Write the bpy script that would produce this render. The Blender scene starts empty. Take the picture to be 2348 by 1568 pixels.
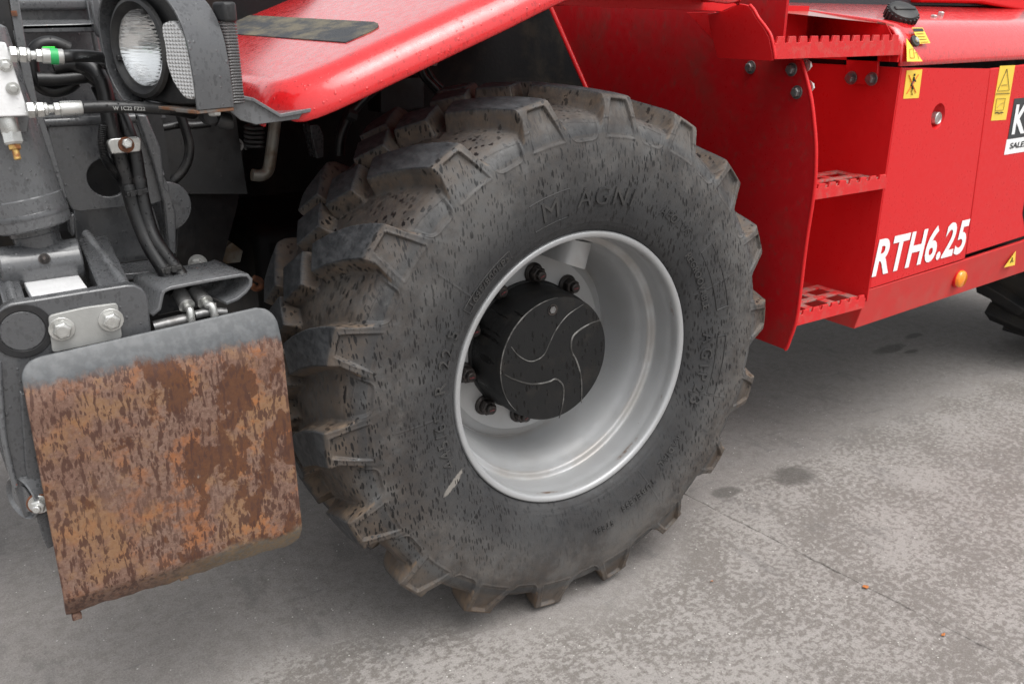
import bpy, bmesh, math, random
import numpy as np
from mathutils import Vector, Matrix
random.seed(7); rng = np.random.default_rng(7)
R_ = math.radians
scene = bpy.context.scene
col = scene.collection

# ------------------------------------------------------------------ camera
FPX, CX, CY = 2000.0, 1174.0, 784.0            # focal length and centre in units of a 2348 x 1568 picture
PITCH = math.atan2(740, 2000); HEAD = math.atan2(1390, math.hypot(2000, 740))
HC = 0.57                                      # axle height
_H = np.array([math.sin(HEAD), math.cos(HEAD), 0.]); RV = np.array([math.cos(HEAD), -math.sin(HEAD), 0.])
FW = _H*math.cos(PITCH) - np.array([0, 0, 1.])*math.sin(PITCH)
DN = -(_H*math.sin(PITCH) + np.array([0, 0, 1.])*math.cos(PITCH))
CAM = np.array([0, 0, HC]) - (RV*.135 + DN*.060 + FW*1.848)
cd = bpy.data.cameras.new('camera'); cam = bpy.data.objects.new('camera', cd); col.objects.link(cam)
cd.sensor_width = 36; cd.lens = 36*FPX/2348; cd.clip_end = 200; cd.clip_start = .02
cam.matrix_world = Matrix(((RV[0], -DN[0], -FW[0], CAM[0]), (RV[1], -DN[1], -FW[1], CAM[1]), (RV[2], -DN[2], -FW[2], CAM[2]), (0, 0, 0, 1)))
cd.dof.use_dof = True; cd.dof.focus_distance = 1.72; cd.dof.aperture_fstop = 10
scene.camera = cam
# ------------------------------------------------------------------ light: overcast
SUN_EL, SUN_AZ = R_(64), R_(168)
w = bpy.data.worlds.new('World'); scene.world = w; w.use_nodes = True
nt = w.node_tree; nt.nodes.clear()
sky = nt.nodes.new('ShaderNodeTexSky'); sky.sky_type = 'NISHITA'; sky.sun_disc = False
sky.sun_elevation = SUN_EL; sky.sun_rotation = SUN_AZ; sky.dust_density = 4; sky.air_density = 1.2
hs = nt.nodes.new('ShaderNodeHueSaturation'); hs.inputs['Saturation'].default_value = .12
bg = nt.nodes.new('ShaderNodeBackground'); bg.inputs[1].default_value = .15
wo = nt.nodes.new('ShaderNodeOutputWorld')
nt.links.new(sky.outputs[0], hs.inputs['Color']); nt.links.new(hs.outputs[0], bg.inputs[0]); nt.links.new(bg.outputs[0], wo.inputs[0])
sl = bpy.data.lights.new('sun', 'SUN'); sl.energy = 1.25; sl.angle = R_(50); sl.color = (1, .985, .96)
sun = bpy.data.objects.new('sun', sl); col.objects.link(sun)
sdir = Vector((math.sin(SUN_AZ)*math.cos(SUN_EL), math.cos(SUN_AZ)*math.cos(SUN_EL), math.sin(SUN_EL)))
sun.rotation_euler = sdir.to_track_quat('Z', 'Y').to_euler()
scene.view_settings.view_transform = 'Standard'; scene.view_settings.look = 'None'
scene.view_settings.exposure = 0.56; scene.view_settings.gamma = 1; scene.view_settings.use_curve_mapping = False

# ------------------------------------------------------------------ points in the place: a direction met with a plane of known depth
def _ray(x, y): return RV*(x-CX)/FPX + DN*(y-CY)/FPX + FW
def at(x, y, Y): r = _ray(x, y); return CAM + r*((Y-CAM[1])/r[1])
def atX(x, y, X): r = _ray(x, y); return CAM + r*((X-CAM[0])/r[0])
def atZ(x, y, Z): r = _ray(x, y); return CAM + r*((Z-CAM[2])/r[2])
def atP(x, y, p, n): r = _ray(x, y); n = np.array(n, float); return CAM + r*(((np.array(p)-CAM)@n)/(r@n))
def A(x, y, Y): return at(x*.28368, y*.28368, Y)
def B(x, y, Y): return at(x*.32421, 381.3+y*.32421, Y)
def C(x, y, Y): return at(x*.44578, 762.5+y*.44578, Y)
def D4(x, y): return (444.8+x*.32475, y*.32475)
def E2(x, y): return (1207.4+x*.32421, y*.32421)
def F3(x, y): return (1715.7+x*.28368, y*.28368)
def G4(x, y): return (1588.6+x*.32421, 317.7+y*.32421)

# ------------------------------------------------------------------ materials
class NB:
    def __init__(s, name):
        s.m = bpy.data.materials.new(name); s.m.use_nodes = True; s.t = s.m.node_tree
        s.b = s.t.nodes['Principled BSDF']; s.co = None
    def n(s, t, **k):
        x = s.t.nodes.new('ShaderNode'+t)
        for a, v in k.items(): setattr(x, a, v)
        return x
    def l(s, a, b): s.t.links.new(a, b)
    def coord(s):
        if s.co is None: s.co = s.n('TexCoord').outputs['Object']
        return s.co
    def mapped(s, sc=(1, 1, 1), rot=(0, 0, 0), loc=(0, 0, 0)):
        m = s.n('Mapping'); m.inputs['Scale'].default_value = sc; m.inputs['Rotation'].default_value = rot; m.inputs['Location'].default_value = loc
        s.l(s.coord(), m.inputs['Vector']); return m.outputs[0]
    def noise(s, scale, detail=4, rough=.55, sc=(1, 1, 1), loc=(0, 0, 0), rot=(0, 0, 0), dist=0):
        x = s.n('TexNoise'); x.inputs['Scale'].default_value = scale; x.inputs['Detail'].default_value = detail
        x.inputs['Roughness'].default_value = rough; x.inputs['Distortion'].default_value = dist
        s.l(s.mapped(sc, rot, loc), x.inputs['Vector']); return x.outputs['Fac']
    def ramp(s, v, a, b, lo=0., hi=1., smooth=True):
        x = s.n('MapRange', interpolation_type='SMOOTHSTEP' if smooth else 'LINEAR')
        for i, q in enumerate((a, b, lo, hi)): x.inputs[i+1].default_value = q
        s.l(v, x.inputs[0]) if not isinstance(v, (int, float)) else None
        return x.outputs[0]
    def math(s, op, a, b=None, c=None):
        x = s.n('Math', operation=op)
        for i, q in enumerate((a, b, c)):
            if q is None: continue
            if isinstance(q, (int, float)): x.inputs[i].default_value = q
            else: s.l(q, x.inputs[i])
        return x.outputs[0]
    def mix(s, f, a, b):
        x = s.n('Mix', data_type='RGBA')
        for i, q in ((0, f), (6, a), (7, b)):
            if isinstance(q, (int, float)): x.inputs[i].default_value = q
            elif isinstance(q, tuple): x.inputs[i].default_value = (*q, 1) if len(q) == 3 else q
            else: s.l(q, x.inputs[i])
        return x.outputs[2]
    def drops(s, scale, sc=(1, 1, 1), r=.35, keep=.5, loc=(0, 0, 0), rot=(0, 0, 0), soft=.06, wob=0.0, plane=None):
        """scattered drop marks: cells of a Voronoi, some of them filled, of uneven size"""
        x = s.n('TexVoronoi', feature='F1'); x.inputs['Scale'].default_value = scale
        if plane:
            x.voronoi_dimensions = '2D'
            if plane == 'xz':
                q = s.n('Mapping'); q.inputs['Rotation'].default_value = (R_(90), 0, rot[1]); s.l(s.coord(), q.inputs['Vector'])
                m = s.n('Mapping'); m.inputs['Scale'].default_value = (sc[0], sc[2], 0); m.inputs['Location'].default_value = loc
                s.l(q.outputs[0], m.inputs['Vector']); v = m.outputs[0]
            else: v = s.mapped(sc, rot, loc)
        else: v = s.mapped(sc, rot, loc)
        if wob:
            nz = s.n('TexNoise'); nz.inputs['Scale'].default_value = scale*1.6; nz.inputs['Detail'].default_value = 2
            s.l(v, nz.inputs['Vector']); vm = s.n('VectorMath', operation='MULTIPLY_ADD')
            vm.inputs[1].default_value = (wob/scale,)*3
            s.l(nz.outputs['Color'], vm.inputs[0]); s.l(v, vm.inputs[2]); v = vm.outputs[0]
        s.l(v, x.inputs['Vector'])
        sep = s.n('SeparateColor'); s.l(x.outputs['Color'], sep.inputs[0])
        rad = s.math('MULTIPLY', s.ramp(sep.outputs[0], 1-keep, 1, .25, 1, False), r)
        rad = s.math('MULTIPLY', rad, s.math('GREATER_THAN', sep.outputs[0], 1-keep))
        d = s.math('SUBTRACT', rad, x.outputs['Distance'])
        return s.ramp(d, 0, soft, 0, 1)
    def attr(s, name): return s.n('Attribute', attribute_name=name).outputs['Fac']
    def xyz(s):
        q = s.n('SeparateXYZ'); s.l(s.coord(), q.inputs[0]); return q.outputs
    def set(s, col=None, rough=None, metal=None, bump=None, dist=.001, strength=1.0, **k):
        for nm, q in (('Base Color', col), ('Roughness', rough), ('Metallic', metal)):
            if q is None: continue
            i = s.b.inputs[nm]
            if isinstance(q, (int, float)): i.default_value = q
            elif isinstance(q, tuple): i.default_value = (*q, 1)
            else: s.l(q, i)
        for nm, q in k.items(): s.b.inputs[nm.replace('_', ' ')].default_value = q
        if bump is not None:
            x = s.n('Bump'); x.inputs['Distance'].default_value = dist; x.inputs['Strength'].default_value = strength
            s.l(bump, x.inputs['Height']); s.l(x.outputs[0], s.b.inputs['Normal'])
        return s.m

def M_paint(name, base, dusty, rough=.32, drop=1.0, dust=.25, wet=.35, coat=.0, chips=False, spec=.5):
    b = NB(name)
    n1 = b.noise(7, 5, .6); n2 = b.noise(60, 4)
    c = b.mix(b.ramp(n1, .45, .8, 0, dust), base, dusty)
    c = b.mix(b.ramp(n2, .55, .75, 0, dust*.6), c, dusty)
    wetm = b.math('MULTIPLY', b.drops(185, (1, 1, .65), .68, .55, wob=.9, soft=.08), b.ramp(b.noise(5, 3), .32, .55))
    c = b.mix(b.math('MULTIPLY', wetm, wet), c, tuple(q*.45 for q in base))
    if chips: c = b.mix(b.math('MULTIPLY', b.ramp(b.noise(17, 6, .6, loc=(2, 8, 5)), .68, .69), b.ramp(b.noise(4, 2, loc=(5, 5, 1)), .48, .52)), c, (.22, .07, .045))
    beads = b.drops(150, (1, 1, .8), .42, .34, loc=(3, 1, 2), soft=.3)
    rg = b.math('SUBTRACT', b.ramp(n2, .3, .7, rough-.06, rough+.14), b.math('MULTIPLY', wetm, .12))
    h = b.math('ADD', b.math('MULTIPLY', beads, drop), b.math('MULTIPLY', b.noise(400, 3), .05))
    return b.set(c, rg, 0, h, .0012, .9, Coat_Weight=coat, Coat_Roughness=.13, Specular_IOR_Level=spec)

MAT = {}
MAT['grey'] = M_paint('grey_paint', (.076, .078, .082), (.125, .121, .116), .26, .9, .25, .45, coat=.5)
MAT['grey_light'] = M_paint('worn_grey_paint', (.115, .118, .123), (.175, .171, .164), .26, .9, .25, .45, coat=.5, chips=True)
MAT['dark'] = M_paint('dark_frame_paint', (.014, .014, .015), (.04, .035, .03), .5, .3, .5)
MAT['red'] = M_paint('red_paint', (.62, .013, .016), (.55, .04, .03), .36, .06, .10, .0, .05, spec=.28)
MAT['red_grimy_shade'] = M_paint('grimy_shaded_wheel_arch_red_paint', (.45, .008, .012), (.17, .045, .036), .42, .05, .6, .0, .0, spec=.25)  # brown grime over a red base darkened for the wheel-arch shade
MAT['red_wet'] = M_paint('rain_beaded_red_paint', (.62, .013, .016), (.56, .03, .03), .22, .9, .08, .45, .7)

def M_reddust():
    b = NB('dusty_red_paint'); z = b.xyz()
    f = b.math('MULTIPLY', b.ramp(z[2], .72, .46), b.ramp(b.noise(14, 5), .3, .75, .3, 1))
    c = b.mix(b.math('MULTIPLY', f, .42), (.60, .013, .015), (.33, .15, .12))
    sp = b.math('MULTIPLY', b.drops(60, r=.16, keep=.3), .5)
    c = b.mix(sp, c, (.35, .16, .13))
    return b.set(c, b.ramp(f, 0, 1, .38, .65), 0, b.noise(300, 2), .0002, .5, Specular_IOR_Level=.3)
MAT['red_dust'] = M_reddust()

def M_treadred():
    b = NB('scuffed_red_paint')
    f = b.ramp(b.noise(38, 6, .65), .46, .6); g = b.ramp(b.noise(90, 5, .7, loc=(4, 2, 1)), .62, .7)
    c = b.mix(b.math('MULTIPLY', f, .22), (.60, .014, .016), (.40, .14, .11)); c = b.mix(b.math('MULTIPLY', g, .6), c, (.16, .145, .13))
    return b.set(c, .5, 0, b.noise(200, 4), .0006)
MAT['red_scuff'] = M_treadred()
b = NB('boot_dirtied_red_paint'); c_ = b.mix(b.ramp(b.noise(24, 6, .68), .40, .58, 0, .8), (.52, .016, .016), (.27, .19, .165)); c_ = b.mix(b.ramp(b.noise(70, 5, .7, loc=(3, 1, 1)), .56, .66, 0, .8), c_, (.16, .145, .13))
MAT['red_boot'] = b.set(c_, .6, 0, b.noise(200, 4), .0006)

def M_rubber(tread=True):
    b = NB('wet_dusty_rubber' if tread else 'rubber'); z = b.xyz(); x_ = z[0]
    n1 = b.noise(6, 6, .65); n2 = b.noise(45, 5, .6)
    c = b.mix(b.ramp(n1, .35, .7), (.023, .0245, .027), (.041, .0425, .0445))
    film = b.attr('film'); c = b.mix(b.math('MULTIPLY', film, b.ramp(b.noise(7, 7, .68, loc=(4, 4, 4)), .40, .62, .05, .9)), c, (.094, .095, .095))
    c = b.mix(b.math('MULTIPLY', film, b.ramp(b.noise(26, 6, .75, sc=(1, 1, .5), loc=(1, 7, 4)), .56, .68, 0, .45)), c, (.112, .109, .104))
    # bare scuffed bands where the dust is rubbed off
    c = b.mix(b.ramp(b.noise(11, 5, .7, loc=(2, 5, 1)), .55, .72, 0, .5), c, (.03, .031, .033))
    dust = b.attr('dust'); top = b.attr('top'); rid = b.attr('groove')
    d = b.math('MULTIPLY', b.math('MULTIPLY', dust, b.ramp(z[2], .95, .25, .75, 1.25)), b.ramp(n2, .25, .7, .35, 1))
    c = b.mix(b.math('MINIMUM', d, .92), c, b.mix(b.ramp(n1, .3, .7), (.135, .090, .058), (.180, .132, .092)))
    tc = b.mix(b.ramp(b.noise(70, 5, .65, sc=(1, .35, 1)), .35, .7), (.028, .030, .033), (.062, .064, .068))
    c = b.mix(b.math('MULTIPLY', top, b.ramp(n2, .2, .6, .7, 1)), c, tc)
    c = b.mix(b.math('MULTIPLY', rid, .55), c, (.018, .017, .017))
    sc_ = at(1042, 1108, -.036)      # one pale scrape low on the wall
    ux = b.math('SUBTRACT', x_, sc_[0]); uz = b.math('SUBTRACT', z[2], sc_[2])
    p_ = b.math('MULTIPLY', b.math('ADD', b.math('MULTIPLY', ux, .80), b.math('MULTIPLY', uz, .60)), 1/.034); q_ = b.math('MULTIPLY', b.math('SUBTRACT', b.math('MULTIPLY', ux, .60), b.math('MULTIPLY', uz, .80)), 1/.008)
    e_ = b.math('ADD', b.math('ADD', b.math('MULTIPLY', p_, p_), b.math('MULTIPLY', q_, q_)), b.math('MULTIPLY', b.math('SUBTRACT', b.noise(90, 4, .7), .5), 2.2))
    c = b.mix(b.math('MULTIPLY', b.ramp(e_, 1.1, .4), .5), c, (.36, .33, .29))
    # rain: streaked marks on the wall, round ones on what faces up
    geo = b.n('NewGeometry'); sp = b.n('SeparateXYZ'); b.l(geo.outputs['Normal'], sp.inputs[0])
    up = b.ramp(sp.outputs[2], .25, .6)
    s1 = b.drops(120, (1, 1, .27), .33, .55, wob=.4, rot=(0, R_(6), 0), plane='xz')
    s1b = b.drops(190, (1, 1, .28), .36, .6, wob=.4, loc=(7, 3, 1), rot=(0, R_(6), 0), plane='xz')
    s2 = b.drops(95, (1, 1, 1), .5, .42, wob=.8, loc=(1, 9, 4), plane='xy')
    cl = b.ramp(b.noise(5.5, 4, .6, loc=(9, 2, 3)), .36, .56, .45, 1)
    fy = b.ramp(b.math('ABSOLUTE', sp.outputs[1]), .40, .62); s3 = b.drops(105, (1, 1, .5), .62, .5, wob=.7, loc=(4, 4, 8))
    sw = b.math('ADD', b.math('MULTIPLY', b.math('MAXIMUM', s1, s1b), fy), b.math('MULTIPLY', s3, b.math('SUBTRACT', 1, fy)))
    s = b.math('ADD', b.math('MULTIPLY', sw, b.math('SUBTRACT', 1, up)), b.math('MULTIPLY', s2, up))
    s = b.math('MULTIPLY', s, cl); s = b.math('MINIMUM', s, 1); s = b.math('MULTIPLY', s, b.math('SUBTRACT', 1, b.math('MULTIPLY', top, .55)))
    s = b.math('MULTIPLY', s, b.ramp(z[2], .10, .30, .15, 1))
    c = b.mix(b.math('MULTIPLY', s, .9), c, (.006, .006, .0065))
    fine = b.noise(260, 5, .7); lin = b.noise(120, 3, .6, sc=(1, .15, 1))
    rg = b.math('SUBTRACT', b.ramp(n2, .3, .7, .55, .75), b.math('MULTIPLY', s, .28))
    h = b.math('ADD', b.math('MULTIPLY', fine, .35), b.math('MULTIPLY', lin, .2))
    return b.set(c, rg, 0, h, .0012, .8, Specular_IOR_Level=.4)
MAT['rubber'] = M_rubber()
b = NB('plain_dusty_rubber'); n_ = b.noise(9, 5)
MAT['rubber_far'] = b.set(b.mix(b.ramp(n_, .35, .7), (.018, .018, .019), (.05, .043, .036)), .7, 0, b.noise(150, 4), .001)
b = NB('moulded_rubber_lettering'); MAT['letter'] = b.set(b.mix(b.ramp(b.noise(25, 5), .3, .7), (.026, .026, .027), (.050, .048, .046)), .62, 0, b.noise(300, 3), .0004)

def M_rim():
    b = NB('silver_wheel_paint')
    y = b.xyz()[1]
    c = b.mix(b.ramp(b.noise(10, 5), .4, .75, 0, .35), (.39, .395, .40), (.33, .32, .305))
    sp = b.drops(60, r=.10, keep=.12, wob=.5); c = b.mix(b.math('MULTIPLY', sp, .6), c, (.2, .16, .13))
    dr = b.math('MULTIPLY', b.ramp(b.noise(16, 5, .65), .5, .66), b.math('MULTIPLY', b.ramp(y, -.001, .004), b.ramp(y, .013, .007)))
    c = b.mix(dr, c, (.16, .09, .05))
    gr = b.math('MULTIPLY', b.ramp(b.noise(9, 4), .35, .6), b.math('MULTIPLY', b.ramp(y, .060, .068), b.ramp(y, .082, .073)))
    c = b.mix(b.math('MULTIPLY', gr, .5), c, (.24, .21, .18))
    d2 = b.math('MULTIPLY', b.ramp(y, .183, .206), b.ramp(b.noise(8, 4), .3, .65)); c = b.mix(b.math('MULTIPLY', d2, .35), c, (.30, .25, .2))
    return b.set(c, b.ramp(b.noise(30, 3), .3, .7, .38, .5), .35, b.noise(220, 3), .0003, .6)
MAT['rim'] = M_rim()
b = NB('black_hub_paint'); st = b.drops(110, (1, 1, .33), .36, .5, wob=.3, rot=(0, R_(6), 0), plane='xz')
c_ = b.mix(b.ramp(b.noise(20, 5), .5, .75, 0, .6), (.012, .012, .0122), (.030, .026, .022)); c_ = b.mix(b.math('MULTIPLY', b.ramp(b.noise(55, 6, .75), .68, .74), .5), c_, (.2, .18, .16))
MAT['hub'] = b.set(b.mix(b.math('MULTIPLY', st, .8), c_, (.004, .004, .004)), b.math('SUBTRACT', b.ramp(b.noise(30, 4), .3, .7, .42, .6), b.math('MULTIPLY', st, .25)), 0, b.noise(500, 3), .0004, Specular_IOR_Level=.25)
b = NB('worn_edge_metal'); MAT['edge'] = b.set(b.mix(b.ramp(b.noise(14, 5, .7), .42, .6), (.05, .048, .045), (.20, .195, .185)), .5, .3)
b = NB('dark_phosphate_steel'); MAT['nut'] = b.set(b.mix(b.ramp(b.noise(70, 4), .35, .7), (.030, .027, .026), (.075, .062, .056)), .42, .5, b.noise(300, 3), .0003)
b = NB('red_marking_paint'); MAT['mark'] = b.set(b.mix(b.ramp(b.noise(180, 3), .4, .6), (.16, .025, .03), (.04, .02, .02)), .5, 0)
b = NB('zinc_plated_steel'); MAT['zinc'] = b.set(b.mix(b.ramp(b.noise(40, 4), .35, .7), (.62, .62, .60), (.42, .42, .40)), b.ramp(b.noise(60, 3), .3, .7, .25, .42), .75, b.noise(260, 3), .0002)
b = NB('dull_galvanised_plate'); MAT['galv'] = b.set(b.mix(b.ramp(b.noise(14, 5), .3, .75), (.40, .40, .385), (.30, .30, .29)), .48, .35, b.noise(200, 3), .0003)
b = NB('aluminium_block'); MAT['alu'] = b.set(b.mix(b.ramp(b.noise(18, 5), .35, .7), (.86, .86, .86), (.74, .74, .74)), .3, .1, b.math('ADD', b.drops(160, r=.4, keep=.4, soft=.2), b.noise(200, 3)), .0005)
b = NB('grey_bolt_steel'); MAT['bolt'] = b.set(b.mix(b.ramp(b.noise(60, 4), .3, .7), (.26, .26, .26), (.16, .155, .15)), .4, .6, b.noise(200, 3), .0003)
b = NB('black_hose_rubber'); st = b.drops(190, r=.4, keep=.4, soft=.25)
MAT['hose'] = b.set(b.mix(b.ramp(b.noise(40, 4), .45, .8), (.007, .007, .0075), (.024, .022, .021)), .38, 0, b.math('ADD', st, b.math('MULTIPLY', b.noise(400, 3), .2)), .001)
b = NB('black_plastic'); MAT['plastic'] = b.set(b.mix(b.ramp(b.noise(20, 4), .4, .8), (.014, .014, .015), (.045, .043, .04)), .5, 0, b.noise(350, 3), .0004)
b = NB('rusty_brass'); MAT['brass'] = b.set(b.mix(b.ramp(b.noise(90, 4), .4, .6), (.55, .36, .12), (.28, .11, .04)), .45, .5)
b = NB('rust'); MAT['rust'] = b.set(b.mix(b.ramp(b.noise(60, 5), .35, .65), (.20, .07, .03), (.09, .04, .022)), .85, 0, b.noise(150, 4), .001)
b = NB('rusty_pipe_steel'); MAT['pipe'] = b.set(b.mix(b.ramp(b.noise(25, 5), .4, .65), (.20, .19, .165), (.11, .075, .045)), .45, .4)
b = NB('green_tape'); MAT['green'] = b.set((.02, .36, .10), .45, 0)
b = NB('bright_green_cap'); MAT['green2'] = b.set((.03, .70, .05), .4, 0)
b = NB('amber_plastic'); MAT['amber'] = b.set((.95, .28, .01), .2, 0, Coat_Weight=.6)
b = NB('yellow_sticker'); MAT['yellow'] = b.set(b.mix(b.ramp(b.noise(30, 4), .4, .8, 0, .4), (.86, .58, .06), (.72, .50, .12)), .4, 0)
b = NB('black_print'); MAT['print'] = b.set((.015, .015, .015), .5, 0)
b = NB('orange_print'); MAT['print_red'] = b.set((.75, .13, .02), .5, 0)
b = NB('faint_print'); MAT['print_faint'] = b.set((.42, .30, .05), .5, 0)
b = NB('white_vinyl'); MAT['white'] = b.set((.84, .84, .84), .4, 0)
b = NB('dark_grey_vinyl'); MAT['vinyl'] = b.set((.035, .037, .04), .4, 0)
b = NB('anti_slip_tape'); g_ = b.noise(900, 2)
c_ = b.mix(b.ramp(b.noise(16, 6, .7, sc=(1, .35, 1)), .42, .62), (.040, .043, .048), (.145, .125, .085))
MAT['grip'] = b.set(c_, .7, 0, g_, .0012)
b = NB('headlamp_glass'); lines = b.n('TexWave', wave_type='BANDS', bands_direction='Z'); lines.inputs['Scale'].default_value = 60
b.l(b.coord(), lines.inputs['Vector']); MAT['glass'] = b.set((.97, .98, .98), .03, 0, lines.outputs['Fac'], .0012, .6, Transmission_Weight=1.0, IOR=1.2)
b = NB('prismatic_lens'); w1 = b.n('TexWave', wave_type='BANDS', bands_direction='Z'); w1.inputs['Scale'].default_value = 62; b.l(b.coord(), w1.inputs['Vector'])
w2 = b.n('TexWave', wave_type='BANDS', bands_direction='Y'); w2.inputs['Scale'].default_value = 45; b.l(b.coord(), w2.inputs['Vector'])
MAT['lens'] = b.set((.9, .9, .9), .08, 0, b.math('MULTIPLY', w1.outputs['Fac'], w2.outputs['Fac']), .004, .9, Transmission_Weight=.25, IOR=1.4)
b = NB('grimy_guard_edge'); MAT['grime'] = b.set(b.mix(b.ramp(b.noise(35, 5, .65), .45, .62), (.13, .12, .11), (.17, .075, .035)), .6, 0)
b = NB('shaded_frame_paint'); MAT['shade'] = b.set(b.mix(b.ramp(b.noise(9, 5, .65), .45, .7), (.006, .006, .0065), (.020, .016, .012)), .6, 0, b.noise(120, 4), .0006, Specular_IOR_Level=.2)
b = NB('polished_reflector'); MAT['mirror'] = b.set((.92, .92, .92), .10, .95)
b = NB('clear_side_lens'); w1 = b.n('TexWave', wave_type='BANDS', bands_direction='Z'); w1.inputs['Scale'].default_value = 75; b.l(b.coord(), w1.inputs['Vector'])
MAT['side_lens'] = b.set((.16, .155, .155), .12, 0, w1.outputs['Fac'], .003, .8, Transmission_Weight=.45, IOR=1.45)
b = NB('brown_dusted_red_paint'); MAT['hood_top'] = b.set(b.mix(b.ramp(b.noise(8, 5), .4, .75), (.33, .12, .09), (.42, .06, .05)), .28, 0, b.drops(140, r=.4, keep=.25, soft=.3), .0008, .7, Coat_Weight=.5)
b = NB('tinted_cab_glass'); MAT['cabglass'] = b.set((.05, .055, .06), .1, 0)

def M_rustplate():
    b = NB('rain_spotted_rusty_plate'); x, y, z = b.xyz()
    fine = b.noise(130, 6, .7)
    base = b.mix(b.ramp(b.noise(9, 5, .6), .35, .65), (.215, .120, .086), (.262, .165, .125))          # dry pinkish rust
    base = b.mix(b.ramp(fine, .38, .66, 0, .75), base, (.13, .062, .040)); base = b.mix(b.ramp(b.noise(230, 5, .75, loc=(1, 1, 6)), .52, .66, 0, .5), base, (.33, .23, .17))
    tan = b.ramp(b.noise(9, 7, .66, loc=(3.1, 0, 1.2)), .48, .60)
    base = b.mix(b.math('MULTIPLY', tan, .5), base, (.36, .19, .075))
    org = b.math('MULTIPLY', b.ramp(b.noise(13, 7, .70, loc=(1, 4, 7)), .50, .62), b.ramp(x, -.98, -.75, .35, 1))
    base = b.mix(b.math('MULTIPLY', org, .6), base, (.46, .150, .030))
    # large soaked patches, blobby, more to the right
    pt = b.ramp(b.math('ADD', b.noise(13, 6, .62, loc=(5, 2, 2.3), sc=(1, 1, .75), dist=.15), b.ramp(x, -1.0, -.66, -.07, .05)), .535, .565)
    base = b.mix(b.math('MULTIPLY', pt, .9), base, b.mix(b.ramp(fine, .3, .7), (.085, .028, .010), (.135, .050, .018)))
    # small dark rain spots drawn out downwards
    s1 = b.drops(105, (1, 1, .42), .5, .45, wob=1.0, plane='xz'); s2 = b.drops(170, (1, 1, .36), .48, .5, wob=.8, loc=(3, 0, 5), plane='xz')
    cl = b.ramp(b.noise(5, 3, loc=(8, 1, 2)), .30, .5, .4, 1)
    s3 = b.ramp(b.noise(115, 4, .62, sc=(1, 1, .24), loc=(6, 1, 3)), .53, .58)
    s = b.math('MULTIPLY', b.math('MAXIMUM', b.math('MULTIPLY', b.math('MAXIMUM', s1, s2), b.ramp(b.noise(40, 4, .6), .42, .52)), s3), cl)
    base = b.mix(b.math('MULTIPLY', s, .86), base, (.068, .024, .014))
    # pale scratches and bare flecks
    fl = b.math('MULTIPLY', b.ramp(b.noise(30, 6, .72, sc=(1, 1, .28), loc=(2, 2, 9)), .66, .72), .8)
    base = b.mix(fl, base, (.40, .36, .33))
    # grey paint left along the top edge (bent back) with a ragged edge, and worn on the lower lip
    edge = b.math('ADD', z, b.math('MULTIPLY', b.math('SUBTRACT', b.noise(38, 7, .72, sc=(1, 1, .3)), .5), .060))
    gp = b.ramp(edge, .758, .774)
    gcol = b.mix(b.ramp(b.noise(60, 4), .4, .7), (.062, .066, .070), (.098, .102, .106))
    gcol = b.mix(b.math('MULTIPLY', b.drops(90, r=.5, keep=.5, wob=.7, loc=(1, 1, 1), plane='xz'), .35), gcol, (.09, .098, .105))
    lip = b.math('MULTIPLY', b.ramp(b.math('ADD', z, b.math('MULTIPLY', b.math('SUBTRACT', b.noise(14, 5, .65), .5), .06)), .405, .385), b.ramp(x, -.93, -.72))
    base = b.mix(b.math('MULTIPLY', lip, .8), base, b.mix(b.ramp(fine, .4, .6), (.20, .195, .165), (.30, .22, .13)))
    base = b.mix(.24, base, (.028, .014, .010)); c = b.mix(gp, base, gcol)
    rg = b.mix(gp, b.mix(s, (.82,)*3, (.6,)*3), (.4,)*3)
    h = b.math('ADD', b.math('MULTIPLY', fine, b.ramp(gp, 0, 1, .6, .1)), b.math('MULTIPLY', gp, .8))
    return b.set(c, rg, 0, h, .0012, .8)
MAT['rustplate'] = M_rustplate()

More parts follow.
